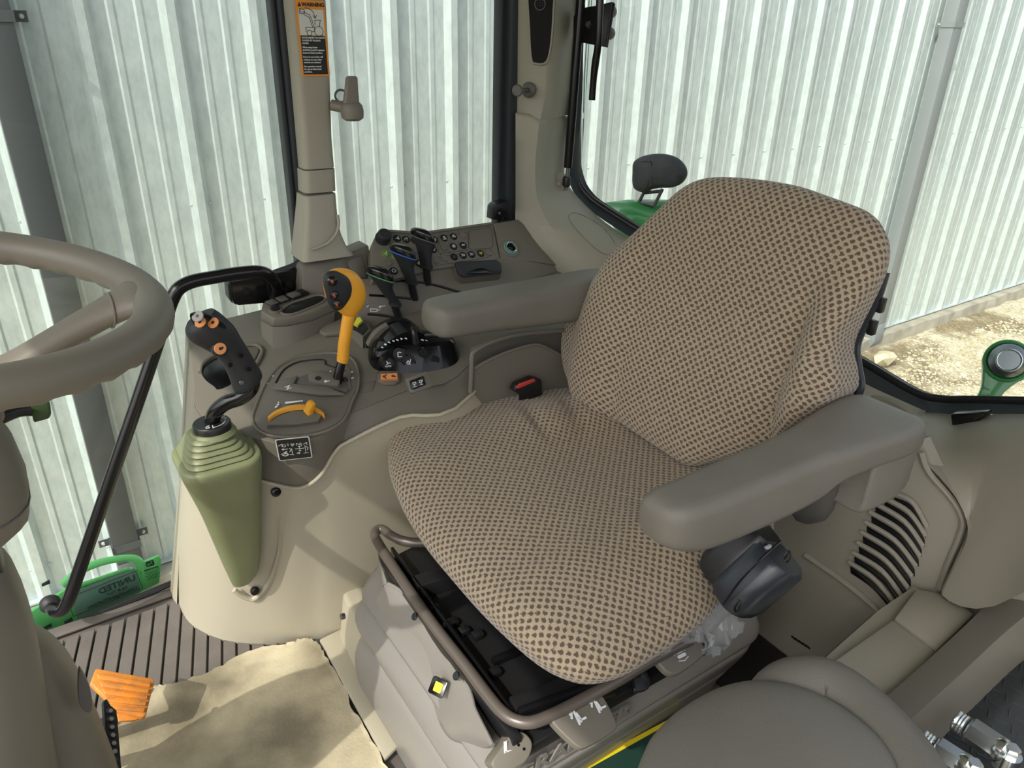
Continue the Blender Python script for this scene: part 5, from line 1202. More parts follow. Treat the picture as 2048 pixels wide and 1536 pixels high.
obj('seat_cushion', g, M_fab, seat, sharp=180, uvs=uv)
# backrest
n0 = V((0.0, 0, 0)); bpl = Plane(V((0.865, 0.76, -0.64)), V((-0.968, -0.03, 0.25)))
bo_ = [(1136, 650), (1131, 700), (1138, 745), (1160, 785), (1195, 815), (1245, 845), (1300, 880), (1352, 915), (1385, 932), (1420, 925), (1470, 912), (1530, 895), (1600, 860), (1660, 825), (1700, 790), (1711, 770), (1708, 735), (1701, 705), (1706, 675), (1722, 640), (1745, 595), (1765, 550), (1775, 510), (1774, 475), (1760, 445), (1735, 423), (1700, 408), (1650, 390), (1600, 373), (1540, 362), (1480, 356), (1430, 356), (1395, 365), (1360, 388), (1320, 428), (1275, 480), (1225, 530), (1180, 575), (1150, 610)]
bpts = [bpl.at(u, v) for u, v in bo_]
bup = (bpl.at(1500, 400) - bpl.at(1300, 800)); lat = V((0, 1, 0)); lat = (lat - bpl.n * lat.dot(bpl.n)).normalized(); bup = bpl.n.cross(lat); bup = bup if bup.z > 0 else -bup
bc = bpl.at(1450, 640)
seamA = [(1232, 560), (1218, 620), (1222, 700), (1230, 790)]
def bdisp(q, s):
    d_ = q - bc; a = d_.dot(lat); b = d_.dot(bup); z = 0.0
    # side wings
    z += (0.042 if a < 0 else 0.022) * sm(abs(a), 0.145, 0.20) * (1 - sm(abs(a), 0.24, 0.30)) * (1 - sm(b, 0.02, 0.16))
    # vertical crease between wing and centre
    z -= (0.014 if a < 0 else 0.006) * math.exp(-((abs(a) - 0.150) / 0.011) ** 2) * (1 - sm(b, 0.0, 0.12))
    z -= 0.012 * math.exp(-(a * a + (b + 0.02) ** 2) / 0.02)
    return bpl.n * z
g, uv = pillow(bpts, bpl.n, 0.055, 0.055, 16, exp=2.8, k=3, disp=bdisp, uvax=(lat, bup), center=bc)
obj('backrest', g, M_fab, seat, sharp=180, uvs=uv)
ol = [bc + (p - bc) * 0.90 - bpl.n * 0.035 for p in bpts]
ol[15:22] = [p + V((0, -0.010, 0)) for p in ol[15:22]]
g, uv = pillow(ol, -bpl.n, 0.045, 0.0, 6, exp=3.2, k=3, center=bc - bpl.n * 0.035)
M_bs = mat('back_shell', (0.02, 0.024, 0.03), 0.3)
obj('back_shell', g, M_bs, seat)
eg = [bpl.at(u, v, -0.045) for u, v in [(1712, 798), (1722, 770), (1716, 730), (1714, 690), (1734, 640), (1758, 590), (1772, 545)]]
obj('shell_edge', tube(eg, 0.006, 8), M_bs, seat)
for u, v in ((1762, 610), (1745, 655)): obj('shell_clip', box(bpl.at(u, v, -0.05), (0.012, 0.01, 0.022), 0.002), M_blk, seat)

# armrests
def armrest(name, secs, m_=M_arm):
    rg = [rrect(V((x, yc, zt - h / 2)), Y_, Z_, w_, h, r, 5) for x, yc, w_, zt, h, r in secs]
    cols = [cr([q[i] for q in rg], 4) for i in range(len(rg[0]))]
    return obj(name, loft([[c_[i] for c_ in cols] for i in range(len(cols[0]))]), m_, seat, sharp=180)
near = armrest('armrest', [(0.498, .450, .030, -.462, .030, .010), (0.503, .448, .048, -.452, .046, .014), (0.520, .444, .062, -.446, .060, .016), (0.56, .442, .068, -.446, .070, .016), (0.66, .441, .074, -.446, .073, .016), (0.74, .441, .080, -.446, .068, .016), (0.775, .441, .088, -.447, .052, .016), (0.84, .443, .104, -.447, .048, .016), (0.90, .445, .118, -.448, .048, .016), (0.94, .447, .112, -.452, .046, .016), (0.955, .448, .085, -.458, .036, .014), (0.958, .448, .06, -.465, .022, .01)])
lab(near, 'long grey-brown armrest nearest the camera')
lab(armrest('armrest', [(0.548, 1.055, .03, -.432, .030, .012), (0.554, 1.052, .06, -.424, .048, .02), (0.572, 1.05, .085, -.420, .056, .018), (0.65, 1.05, .09, -.420, .060, .018), (0.75, 1.05, .092, -.420, .070, .020), (0.85, 1.05, .092, -.420, .078, .020), (0.93, 1.05, .09, -.421, .080, .022), (0.99, 1.05, .08, -.43, .070, .024), (1.01, 1.05, .05, -.445, .04, .018)]), 'grey-brown armrest on the console side')
hb_ = [PY(u, v, .378) for u, v in [(1700, 905), (1745, 885), (1842, 858), (1836, 930), (1800, 1002), (1745, 1018), (1735, 1012), (1731, 950)]]
armrest_h = armrest('armrest_hinge', [(0.838, .447, .09, -.470, .085, .012), (0.843, .447, .106, -.458, .108, .014), (0.90, .447, .114, -.454, .112, .016), (0.94, .448, .106, -.458, .100, .016), (0.957, .449, .075, -.466, .070, .014)])
obj('armrest_pivot', tube([V((0.82, .45, -.53)), V((0.86, .47, -.60)), V((0.92, .52, -.66))], 0.022, 10), M_gry, seat)

# guard rail round the cushion
RZ = -0.838
rl = [(850, 1085), (825, 1085), (800, 1080), (780, 1070), (765, 1059), (752, 1062), (753, 1080), (790, 1138), (860, 1240), (930, 1330), (978, 1394), (1004, 1424), (1030, 1441), (1060, 1445), (1095, 1434), (1150, 1407), (1240, 1358), (1300, 1322), (1380, 1280)]
obj('guard_rail', tube([PZ(u, v, RZ) for u, v in rl], 0.0088, 14, 4), M_rail, seat)
# black frame and slides below the cushion
obj('seat_pan', box((0.70, 0.77, -0.765), (0.42, 0.42, 0.03), 0.01), M_blk, seat)
BZ = -0.872
tray = [PZ(u, v, BZ) for u, v in [(765, 1120), (790, 1110), (850, 1080), (950, 1060), (1420, 1290), (1250, 1385), (1050, 1500), (1020, 1490)]]
obj('frame_tray', prism(tray, V((0, 0, -0.02)), 0.003), M_blk, seat)
def bar(a, b, w_, h_, m_=M_blk, name='slide_rail', z=BZ):
    a, b = PZ(*a, z), PZ(*b, z); d_ = b - a; L_ = d_.length; d_.normalize(); s_ = V((-d_.y, d_.x, 0))
    return obj(name, box((a + b) / 2 + Z_ * (h_ / 2), (L_, w_, h_), 0.002, (d_, s_, Z_)), m_, seat)
bar((765, 1120), (1035, 1500), 0.016, 0.022, name='frame_edge')
bar((785, 1120), (1045, 1480), 0.006, 0.03, M_blkg, name='frame_lip')
bar((1025, 1445), (1270, 1350), 0.030, 0.035, name='slide_rail')
bar((1035, 1465), (1230, 1390), 0.010, 0.045, M_blkg, name='slide_rail')
bar((830, 1190), (1150, 1090), 0.030, 0.030, name='slide_rail')
bar((985, 1330), (1100, 1280), 0.012, 0.012, M_blkg, name='cross_bar')
for u, v in ((905, 1245), (928, 1262), (990, 1345), (955, 1270)): obj('bracket', box(PZ(u, v, BZ + 0.006), (0.018, 0.014, 0.012), 0.002), M_steel if v < 1263 else M_blk, seat)
for u, v in ((893, 1250), (1045, 1420), (870, 1215)): obj('bolt', lathe(PZ(u, v, BZ + 0.02), Z_, [(0.007, 0), (0.006, 0.005)], 6), M_steel, seat)

# suspension shroud: front plate, folded gaiter, pedestal
sus = thing('seat_suspension', 'satin grey seat suspension shroud and folded gaiter under the seat', 'seat base', V((0.66, 0.80, FZ)))
def bse(z, x0_, x1_, y0_, y1_, r): return rrect(V(((x0_ + x1_) / 2, (y0_ + y1_) / 2, z)), X_, Y_, x1_ - x0_, y1_ - y0_, r, 6)
gs = [bse(-.893, .412, .93, .585, 1.02, .03), bse(-.905, .405, .94, .575, 1.035, .03), bse(-.94, .388, .95, .555, 1.05, .035), bse(-.955, .378, .95, .55, 1.055, .05), bse(-.963, .392, .94, .565, 1.04, .05),
      bse(-.97, .380, .95, .553, 1.055, .06), bse(-1.0, .360, .96, .562, 1.07, .07), bse(-1.03, .368, .955, .575, 1.06, .07), bse(-1.04, .378, .95, .588, 1.05, .06), bse(-1.05, .366, .955, .583, 1.06, .07), bse(-1.09, .350, .965, .600, 1.07, .08), bse(-1.13, .350, .965, .61, 1.07, .08), bse(FZ, .35, .96, .615, 1.065, .08)]
cols = [cr([q[i] for q in gs], 3) for i in range(len(gs[0]))]
obj('gaiter', loft([[c_[i] for c_ in cols] for i in range(len(cols[0]))]), M_silv, sus, sharp=180)
# front cover plate: a curved satin sheet hanging from the frame edge
T_ = [(772, 1165), (800, 1180), (840, 1215), (875, 1250), (905, 1290), (918, 1330), (935, 1370), (945, 1400), (950, 1420), (975, 1470), (985, 1490)]
L_ = [(742, 1215), (755, 1240), (775, 1262), (805, 1300), (830, 1340), (858, 1385), (870, 1420), (880, 1450), (900, 1478), (930, 1490), (962, 1500)]
rows = []
for k, f in enumerate([0, .12, .3, .5, .7, .88, 1.0]):
    z = -0.872 - 0.075 * f; rw = []
    for (a, b), (c_, d_) in zip(T_, L_):
        u = a + (c_ - a) * f; v = b + (d_ - b) * f; z_ = -0.868 - 0.10 * f + 0.012 * math.sin(math.pi * f)
        rw.append(PZ(u, v, z_))
    rows.append(cr(rw, 3))
back = [[p + V((0.004, 0.001, -0.003)) for p in r] for r in rows]
vs = [p for r in rows for p in r]; n_ = len(rows[0]); vb = [p for r in back for p in r]; off = len(vs); fs = []
for a in range(len(rows) - 1):
    for i in range(n_ - 1):
        fs.append((a * n_ + i, a * n_ + i + 1, (a + 1) * n_ + i + 1, (a + 1) * n_ + i)); fs.append((off + a * n_ + i, off + (a + 1) * n_ + i, off + (a + 1) * n_ + i + 1, off + a * n_ + i + 1))
for a in range(len(rows) - 1):
    fs += [(a * n_, (a + 1) * n_, off + (a + 1) * n_, off + a * n_), (a * n_ + n_ - 1, off + a * n_ + n_ - 1, off + (a + 1) * n_ + n_ - 1, (a + 1) * n_ + n_ - 1)]
for i in range(n_ - 1):
    fs += [(i, off + i, off + i + 1, i + 1)]; j = (len(rows) - 1) * n_; fs += [(j + i, j + i + 1, off + j + i + 1, off + j + i)]
cover = obj('front_cover', (vs + vb, fs), M_silv, sus, sharp=60)
obj('cover_edge', tube(cr([PZ(u, v, -0.8665) for u, v in T_], 3), 0.003, 8, smooth=False), M_silv, sus)
obj('corner_tab', prism([PZ(760, 1118, -.862), PZ(775, 1165, -.862), PZ(768, 1172, -.885), PZ(756, 1140, -.885)], V((-0.003, 0, 0.0)), 0.001), M_silv, sus)
nn = V((-0.75, 0.05, 0.65))
def onc(u, v, f, h=0.0): return PZ(u, v, -0.868 - 0.10 * f + 0.012) + nn.normalized() * h
yc_ = onc(877, 1374, .42)
fy_ = Face(yc_, (PZ(890, 1380, yc_.z) - PZ(865, 1368, yc_.z)), V((0.55, 0.35, 0.7)))
if fy_.n.dot(fy_.o) > 0: fy_.n = -fy_.n
yw = obj('height_indicator', prism(rrect(fy_(0, 0, 0.0), fy_.x, fy_.y, 0.027, 0.026, 0.004), fy_.n * 0.003, 0.001), M_blkg, sus)
obj('yellow_window', prism(rrect(fy_(0.001, 0, 0.003), fy_.x, fy_.y, 0.013, 0.014, 0.001), fy_.n * 0.001, 0.0), mat('indicator_yellow', (0.9, 0.85, 0.0), 0.4), yw, smooth=False)
for u, v in ((830, 1233), (913, 1352)): obj('rivet', disc(PZ(u, v, -0.866), nn, 0.0065, 0.0025, 18), M_blkg, sus)
# moulded lettering on the near side of the gaiter
FG = Face(PY(1150, 1482, 0.548), X_, V((0, -0.12, 1)))
lt = text(FG, 'GRAMMER', 0.0, 0.0, 0.046, 0.0, bold=0.0008, ext=0.0012, rot=0.0)
obj('moulded_lettering', ([v + V((0, 0, 0)) for v in lt[0]], lt[1]), M_silv, sus, smooth=False)
# adjusting handles
def paddle(label, px, z0, th, tilt, m_=M_con):
    pl = Plane(PZ(px[0][0], px[0][1], z0), tilt)
    c = pl.at(sum(p[0] for p in px) / len(px), sum(p[1] for p in px) / len(px))
    t = obj('adjuster_handle', prism(cr([pl.at(u, v) for u, v in px], 3, True), -pl.n * th, 0.004, 3), m_, sus); lab(t, label); return pl, t
PZ0 = -0.842
pl1, h1 = paddle('long adjusting paddle with two seat symbols', [(1112, 1452), (1105, 1435), (1140, 1415), (1195, 1385), (1206, 1392), (1225, 1425), (1234, 1448), (1230, 1460), (1200, 1480), (1170, 1495), (1155, 1492), (1140, 1480)], PZ0, 0.014, V((0.05, -0.45, 0.9)))
pl2, h2 = paddle('short adjusting paddle with one seat symbol', [(1312, 1318), (1308, 1306), (1340, 1290), (1380, 1272), (1395, 1275), (1412, 1300), (1400, 1318), (1362, 1345), (1345, 1348), (1330, 1340)], PZ0 + 0.004, 0.014, V((0.05, -0.45, 0.9)))
def onpl(pl, u, v):
    fx_ = (pl.at(u + 40, v - 20) - pl.at(u, v)); f = Face(pl.at(u, v, 0.0004), fx_, pl.n.cross(fx_)); return f
f1_ = onpl(pl1, 1153, 1434); f2_ = onpl(pl1, 1193, 1411)
ss_ = lambda d_: [[(-0.008, 0.006), (-0.002, 0.010)], [(-0.008, 0.001), (-0.004, 0.008)], [(0.002, 0.004), (0.004, -0.006), (0.012, -0.006)], [(0.001, -0.002), (0.003, -0.008)], [(0.0, 0.012), (-0.001, -0.010)]]
obj('seat_symbol', strokes(FF(f1_), ss_(0), 0.0030, 0.0006), M_white, h1, smooth=False)
obj('seat_symbol', strokes(FF(f2_), ss_(0), 0.0026, 0.0006), M_white, h1, smooth=False)
f3_ = onpl(pl2, 1357, 1302)
obj('seat_symbol', join(f3_.rr(-0.001, 0.003, 0.015, 0.013, 0.003, 0.0006, 0.0006), f3_.rr(-0.011, 0.002, 0.0025, 0.011, 0.001, 0.0006, 0.0006), f3_.rr(0.010, 0.002, 0.0025, 0.011, 0.001, 0.0006, 0.0006), f3_.rr(0, -0.008, 0.017, 0.005, 0.002, 0.0006, 0.0006), strokes(FF(f3_), [[(-0.010, -0.013), (0, -0.016), (0.010, -0.013)]], 0.0012, 0.0006)), M_white, h2, smooth=False)
# small black latch
pl3, h3 = paddle('small black slide latch', [(1262, 1348), (1258, 1335), (1280, 1322), (1298, 1350), (1302, 1365), (1296, 1378), (1280, 1383), (1268, 1378)], -0.855, 0.008, V((0.05, -0.5, 0.9)), M_blkg)
# knob at the front corner
kp = Plane(PZ(1020, 1500, -0.862), V((-0.05, -0.75, 0.75)))
kc_ = [(987, 1536), (985, 1522), (1000, 1500), (1018, 1475), (1030, 1465), (1050, 1466), (1064, 1482), (1064, 1500), (1055, 1520), (1040, 1532), (1010, 1545)]
kk = obj('weight_lever', prism(cr([kp.at(u, v) for u, v in kc_], 3, True), -kp.n * 0.030, 0.005, 3), M_brn, sus)
fk = Face(kp.at(1018, 1497, 0.0003), kp.at(1040, 1487) - kp.at(1010, 1500), V((0, 0.5, 1)))
if fk.n.dot(fk.o) > 0: fk.n = -fk.n
obj('seat_symbol', strokes(FF(fk), [[(-0.004, 0.010), (-0.006, -0.003), (0.006, -0.006)], [(-0.012, -0.006), (-0.006, -0.009), (0.001, -0.014)]], 0.0045, 0.0003), M_white, kk, smooth=False)
obj('detent_hole', join(*[disc(kp.at(u, v, 0.0), kp.n, 0.0021, 0.0006, 10) for u, v in ((1033, 1472), (1048, 1498), (1029, 1484), (1037, 1490))]), M_blkg, kk)
# floor pedestal box under the seat
ped = thing('seat_pedestal', 'beige moulded step box on the floor in front of the seat base', 'pedestal', V((0.45, 0.95, FZ)))
pb = [PZ(684, 1186, -1.035), PZ(700, 1176, -1.035), PZ(770, 1158, -1.035), V((0.62, 1.13, -1.035)), V((0.62, 0.62, -1.035)), PZ(800, 1420, -1.035) + V((0.03, 0, 0)), PZ(745, 1290, -1.035), PZ(700, 1215, -1.035)]
pbb = [PZ(678, 1285, FZ), PZ(682, 1262, FZ) + V((0.02, 0.03, 0)), V((0.50, 1.16, FZ)), V((0.62, 1.15, FZ)), V((0.62, 0.60, FZ)), PZ(775, 1480, FZ), PZ(725, 1385, FZ), PZ(695, 1320, FZ)]
obj('box', bevel(loft([pbb, pb]), 0.008, 3), M_beige, ped)
obj('bolt', lathe(PX(685, 1233, 0.352), V((-1, 0, 0.2)), [(0.006, -0.004), (0.006, 0.003)], 12), M_steel, ped)
obj('base_flange', prism([V((p.x, p.y, FZ + 0.006)) for p in [PZ(640, 1290, FZ), PZ(690, 1265, FZ), PZ(800, 1500, FZ), PZ(770, 1530, FZ)]], V((0, 0, 0.01)), 0.003), M_beige, ped)

# seat-belt buckle between cushion and console
t = thing('belt_buckle', 'red and black seat belt buckle between the cushion and the console', 'seat belt buckle', PY(1060, 800, 1.035))
obj('housing', prism([PY(u, v, 1.03) for u, v in [(1028, 783), (1034, 770), (1068, 756), (1084, 760), (1086, 790), (1060, 800)]], V((0, 0.018, 0)), 0.003), M_blk, t)
obj('release_button', prism([PY(u, v, 1.0295) for u, v in [(1031, 776), (1036, 768), (1066, 757), (1070, 763), (1036, 778)]], V((0, -0.003, 0.002)), 0.001), mat('buckle_red', (0.55, 0.05, 0.04), 0.4), t)
obj('belt_strap', prism([PY(1040, 790, 1.035), PY(1080, 782, 1.035), V((0.80, 1.045, -0.86)), V((0.75, 1.045, -0.86))], V((0, 0.004, 0)), 0), M_blk, t)

# black belt retractor hanging beside the cushion
rt = thing('belt_retractor', 'black plastic seat belt retractor drum hanging by the near armrest', 'belt retractor', PY(1510, 1160, .44))
a_ = PY(1466, 1198, .445); b_ = PY(1562, 1112, .415)
axr = (b_ - a_).normalized()
u1 = V((0, 1, 0)); u1 = (u1 - axr * u1.dot(axr)).normalized(); u2 = axr.cross(u1)
def rr_(c, w_, h_, r): return rrect(c, u1, u2, w_, h_, r, 5)
L0_ = (b_ - a_).length
obj('drum', loft([rr_(a_ - axr * 0.006, 0.042, 0.052, 0.018), rr_(a_, 0.058, 0.066, 0.022), rr_(a_ + axr * 0.015, 0.064, 0.072, 0.022), rr_(b_ - axr * 0.006, 0.064, 0.072, 0.022), rr_(b_, 0.056, 0.064, 0.02)]), M_bs, rt, sharp=50)
off_ = u1 * 0.036
if (off_).y < 0: off_ = -off_
offu = off_ + Z_ * 0.006
obj('inner_half', loft([rr_(a_ + offu - axr * 0.006, 0.040, 0.050, 0.012), rr_(a_ + offu + axr * 0.008, 0.05, 0.060, 0.014), rr_(b_ + offu - axr * 0.008, 0.05, 0.060, 0.014), rr_(b_ + offu, 0.040, 0.050, 0.012)]), M_blk, rt, sharp=50)
obj('seam', tube([p for p in [PY(1447, 1208, .432), PY(1480, 1162, .418), PY(1520, 1120, .408), PY(1562, 1082, .405)]], 0.0016, 6), M_blkg, rt)
for u, v in ((1475, 1212), (1575, 1113)): obj('screw_recess', lathe(PY(u, v, .388), V((0.1, -1, 0.3)), [(0.008, 0), (0.006, 0.001)], 14), M_blkg, rt)
obj('mounting_bracket', prism([PY(u, v, .46) for u, v in [(1480, 1110), (1560, 1080), (1545, 1140), (1470, 1190), (1440, 1180)]], V((0, 0.03, 0)), 0.003), M_blk, rt)
for u, v in ((1535, 1095), (1520, 1120)): obj('bright_clip', box(PY(u, v, .425), (0.012, 0.004, 0.005), 0.001), M_lgry, rt)

# torn clear plastic film under the cushion edge
def film(pts_top, pts_bot, seed):
    rnd = random.Random(seed); A = cr(pts_top, 8); B = cr(pts_bot, 8); n = min(len(A), len(B)); vs = []; R_ = 9
    for k in range(R_ + 1):
        for i in range(n):
            p = A[i].lerp(B[i], k / R_); w = 0.016 * (0.3 + k / R_)
            q = p + V((noise.noise(p * 60 + V((seed, 0, 0))), noise.noise(p * 60 + V((0, 5 + seed, 0))), noise.noise(p * 75 + V((0, 0, 9))))) * w
            if k == R_: q += V((rnd.uniform(-1, 1), rnd.uniform(-1, 1), rnd.uniform(-1, 1))) * 0.0035
            vs.append(q)
    return vs, [(k * n + i, k * n + i + 1, (k + 1) * n + i + 1, (k + 1) * n + i) for k in range(R_) for i in range(n - 1)]
ft = thing('plastic_film', 'torn clear plastic wrapping hanging from the near edge of the seat cushion', 'plastic wrap', PZ(1420, 1260, -.74))
obj('torn_flap', film([PY(u, v, y) for u, v, y in [(1398, 1205, .50), (1420, 1190, .49), (1440, 1185, .48), (1465, 1215, .475)]], [PY(u, v, y) for u, v, y in [(1405, 1290, .475), (1425, 1312, .47), (1455, 1298, .465), (1482, 1255, .46)]], 1), M_film, ft)
obj('gathered_strip', film([PY(u, v, y) for u, v, y in [(1250, 1335, .545), (1310, 1300, .53), (1370, 1258, .515), (1420, 1215, .50)]], [PY(u, v, y) for u, v, y in [(1255, 1343, .535), (1320, 1308, .525), (1380, 1268, .51), (1440, 1228, .495)]], 4), M_film, ft)
obj('frayed_strip', film([PY(u, v, y) for u, v, y in [(1360, 1262, .515), (1380, 1250, .51), (1400, 1240, .505)]], [PY(u, v, y) for u, v, y in [(1375, 1272, .50), (1398, 1290, .495), (1412, 1298, .49)]], 7), M_film, ft)

# ================================================================== REAR WALL AND NEAR-SIDE TRIM
RX = 1.12
W_ = lambda u, v, x=RX: PX(u, v, x)
rw = link('trim_17', None, None, V((RX, 0.6, FZ))); rw['kind'] = 'structure'
outl = [(1400, 1010), (1560, 1000), (1660, 960), (1765, 890), (1840, 905), (1858, 945), (1905, 1000), (1925, 1040), (1918, 1075), (1895, 1130), (1875, 1180), (1850, 1260), (1800, 1400), (1640, 1480), (1565, 1345), (1500, 1305), (1482, 1285), (1478, 1250), (1380, 1200)]
obj('panel', prism([W_(*p) for p in outl], V((0.012, 0, 0)), 0.002), M_rear, rw)
obj('panel_edge', tube([W_(u, v, RX - 0.001) for u, v in [(1842, 905), (1858, 945), (1905, 1000), (1925, 1040), (1918, 1075), (1895, 1130), (1878, 1178)]], 0.005, 8), M_rear, rw)
obj('edge_backing', tube([W_(u, v, RX + 0.03) for u, v in [(1835, 880), (1868, 945), (1915, 1000), (1935, 1040), (1928, 1075), (1905, 1130), (1885, 1185)]], 0.022, 8), M_rear, rw)
obj('pressed_fold', tube([W_(u, v, RX - 0.002) for u, v in [(1611, 1110), (1690, 1165), (1750, 1215), (1765, 1235)]], 0.006, 8), M_rear, rw)
# louvres
sl0 = [((1700, 1133), (1745, 1165), (1785, 1213)), ((1708, 1114), (1760, 1148), (1800, 1200)), ((1717, 1094), (1768, 1128), (1812, 1183)), ((1725, 1073), (1778, 1108), (1820, 1160)), ((1733, 1053), (1787, 1088), (1828, 1140)), ((1742, 1033), (1797, 1068), (1836, 1120)), ((1750, 1014), (1806, 1050), (1842, 1100)), ((1768, 1003), (1815, 1032), (1848, 1080)), ((1788, 995), (1822, 1012), (1850, 1062))]
for i in range(len(sl0)):
    a, b, c_ = sl0[i]
    cur = cr([W_(*a, RX - 0.003), W_(*b, RX - 0.003), W_(*c_, RX - 0.003)], 5)
    dd = V((0, 0, -0.0105))
    lo2 = [p + V((0, -0.004, -0.0125)) for p in cur]
    obj('slot', prism(cur + lo2[::-1], V((0.003, 0, 0)), 0.001), M_blkg, rw)
    ln_ = cr([W_(a[0] - 2, a[1] - 9, RX - 0.006), W_(b[0] + 2, b[1] - 9, RX - 0.006), W_(c_[0] + 4, c_[1] - 8, RX - 0.004)], 5)
    if i < len(sl0): obj('louvre', tube(ln_, 0.0042, 8, smooth=False), M_rear, rw)
obj('lit_backing', prism([W_(u, v, RX - 0.0035) for u, v in [(1815, 1005), (1834, 1040), (1850, 1070), (1828, 1140), (1800, 1200), (1785, 1180), (1765, 1135)]], V((0.0028, 0, 0)), 0.0), M_rear, rw) if False else None
obj('scuff', join(*[tube([W_(1583 + i * 7, 1272 + i * 4.5, RX - 0.0012), W_(1592 + i * 7, 1280 + i * 4.5, RX - 0.0012)], 0.0022, 5, smooth=False) for i in range(5)]), M_blkg, rw)
struct('wall_back', prism([V((RX + 0.02, -0.02, FZ)), V((RX + 0.02, 1.50, FZ)), V((RX + 0.02, 1.50, -0.68)), V((RX + 0.02, 0.9, -0.68)), V((RX + 0.02, 0.5, -0.68)), V((RX + 0.02, 0.40, -0.66)), V((RX + 0.02, -0.02, -0.64))], V((0.03, 0, 0)), 0.0), M_rear, smooth=False)
# rear corner trim on the near side, under the rear pane
ncp = [[PX(1845, 824, 1.35), PX(1795, 850, 1.22), PX(1790, 900, 1.13)],
       [PX(1878, 826, 1.345), PX(1846, 870, 1.21), PX(1848, 925, 1.125)],
       [PX(1908, 829, 1.335), PX(1898, 890, 1.19), PX(1908, 990, 1.11)],
       [PX(1935, 829, 1.325), PX(1960, 885, 1.17), PX(1936, 1058, 1.10)],
       [PX(1965, 829, 1.31), PX(2000, 890, 1.15), PX(1916, 1120, 1.10)],
       [PX(2048, 828, 1.29), PX(2060, 900, 1.13), PX(1884, 1190, 1.09)],
       [PX(2160, 840, 1.24), PX(2200, 920, 1.08), PX(1990, 1212, 1.07)],
       [PX(2300, 850, 1.20), PX(2400, 940, 1.00), PX(2260, 1050, 1.00)]]
pts3 = [cr([r[i] for r in ncp], 4) for i in range(3)]
rings = []
for a, b, c_ in zip(*pts3): rings.append([a + V((0.02, 0, -0.01)), a, a.lerp(b, 0.5) + V((-0.004, 0, 0.008)), b, b.lerp(c_, 0.35) + V((-0.008, 0, 0.0)), b.lerp(c_, 0.7) + V((-0.004, 0, 0)), c_, c_ + V((0.02, 0, 0))])
struct('trim_14', loft(rings), M_rear, sharp=60)
struct('trim_15', tube([PX(u, v, x) for u, v, x in [(1690, 806, 1.33), (1750, 800, 1.33), (1800, 815, 1.32), (1838, 845, 1.30)]], 0.010, 8), M_rear)
t = thing('wiper_seal_block', 'black rubber block under the corner of the rear pane', 'rubber block', PX(1915, 850, 1.29))
obj('block', prism([PX(u, v, 1.26) for u, v in [(1900, 828), (1968, 826), (1965, 838), (1930, 860), (1915, 872), (1903, 850)]], V((0.03, 0, 0)), 0.003), M_blkg, t)

struct('floor_shade', box((1.03, 0.62, FZ + 0.004), (0.17, 0.75, 0.006), 0.0), M_blk, smooth=False)  # black slab added on the floor to paint the shade behind the seat
# fender console on the near side: lid box, padded rim, grab beam
fc_ = thing('fender_console', 'beige lidded box and thick grey-brown sill along the near side of the cab', 'console', V((0.9, 0.33, FZ)))
FZt = -0.80
lidp = [PZ(1787, 1236, FZt), PZ(1832, 1176, FZt), PZ(1878, 1184, FZt) , PZ(1952, 1228, FZt), PZ(1875, 1301, FZt)]
boxp = [PZ(1680, 1306, FZt), PZ(1785, 1238, FZt), PZ(1873, 1303, FZt), PZ(1772, 1392, FZt)]
boxp = [V((0.80, PZ(1680, 1306, FZt).y - 0.004, FZt)), PZ(1785, 1238, FZt), PZ(1873, 1303, FZt), V((0.80, 0.29, FZt))]
obj('front_lid', prism([p for p in boxp], V((0, 0, -0.06)), 0.004), M_rear, fc_)
obj('rear_lid', prism([p + V((0.0, 0, 0.001)) for p in lidp], V((0, 0, -0.06)), 0.006), M_rear, fc_)
sd = [V((0.62, .388, FZt - 0.02)), V((0.8, .388, FZt - 0.02)), PZ(1700, 1275, FZt - 0.02), PZ(1760, 1222, FZt - 0.02), PZ(1830, 1174, FZt - 0.02)]
sd = [V((p.x, p.y + 0.002, p.z)) for p in sd]
obj('inner_wall', loft([[p, p + V((0.0, 0.014, -0.03)), p + V((0, 0.03, -0.33)), p + V((0, -0.05, -0.33)), p + V((0, -0.05, 0.0))] for p in sd]), M_rear, fc_)
# beam: crest line and two edges
E1 = [PZ(u, v, -0.775) for u, v in [(1650, 1488), (1775, 1391), (1873, 1304), (1952, 1230), (1975, 1206), (2048, 1158), (2240, 1040)]]
E2 = [PZ(u, v, -0.755) for u, v in [(1720, 1530), (1824, 1438), (1915, 1355), (2000, 1275), (2048, 1235), (2120, 1180), (2300, 1060)]]
E3 = [PZ(u, v, -0.79) for u, v in [(1740, 1570), (1854, 1466), (1950, 1375), (2048, 1282), (2100, 1242), (2160, 1195), (2360, 1080)]]
e1, e2, e3 = cr(E1, 4), cr(E2, 4), cr(E3, 4)
obj('sill_beam', loft([[a + V((0, 0, -0.05)), a, a.lerp(b, 0.6) + V((0, 0, 0.003)), b + V((0, 0, 0.002)), b.lerp(c_, 0.4) + V((0, 0, 0.002)), c_, c_ + V((0, 0.0, -0.08))] for a, b, c_ in zip(e1, e2, e3)]), M_con, fc_, sharp=60)
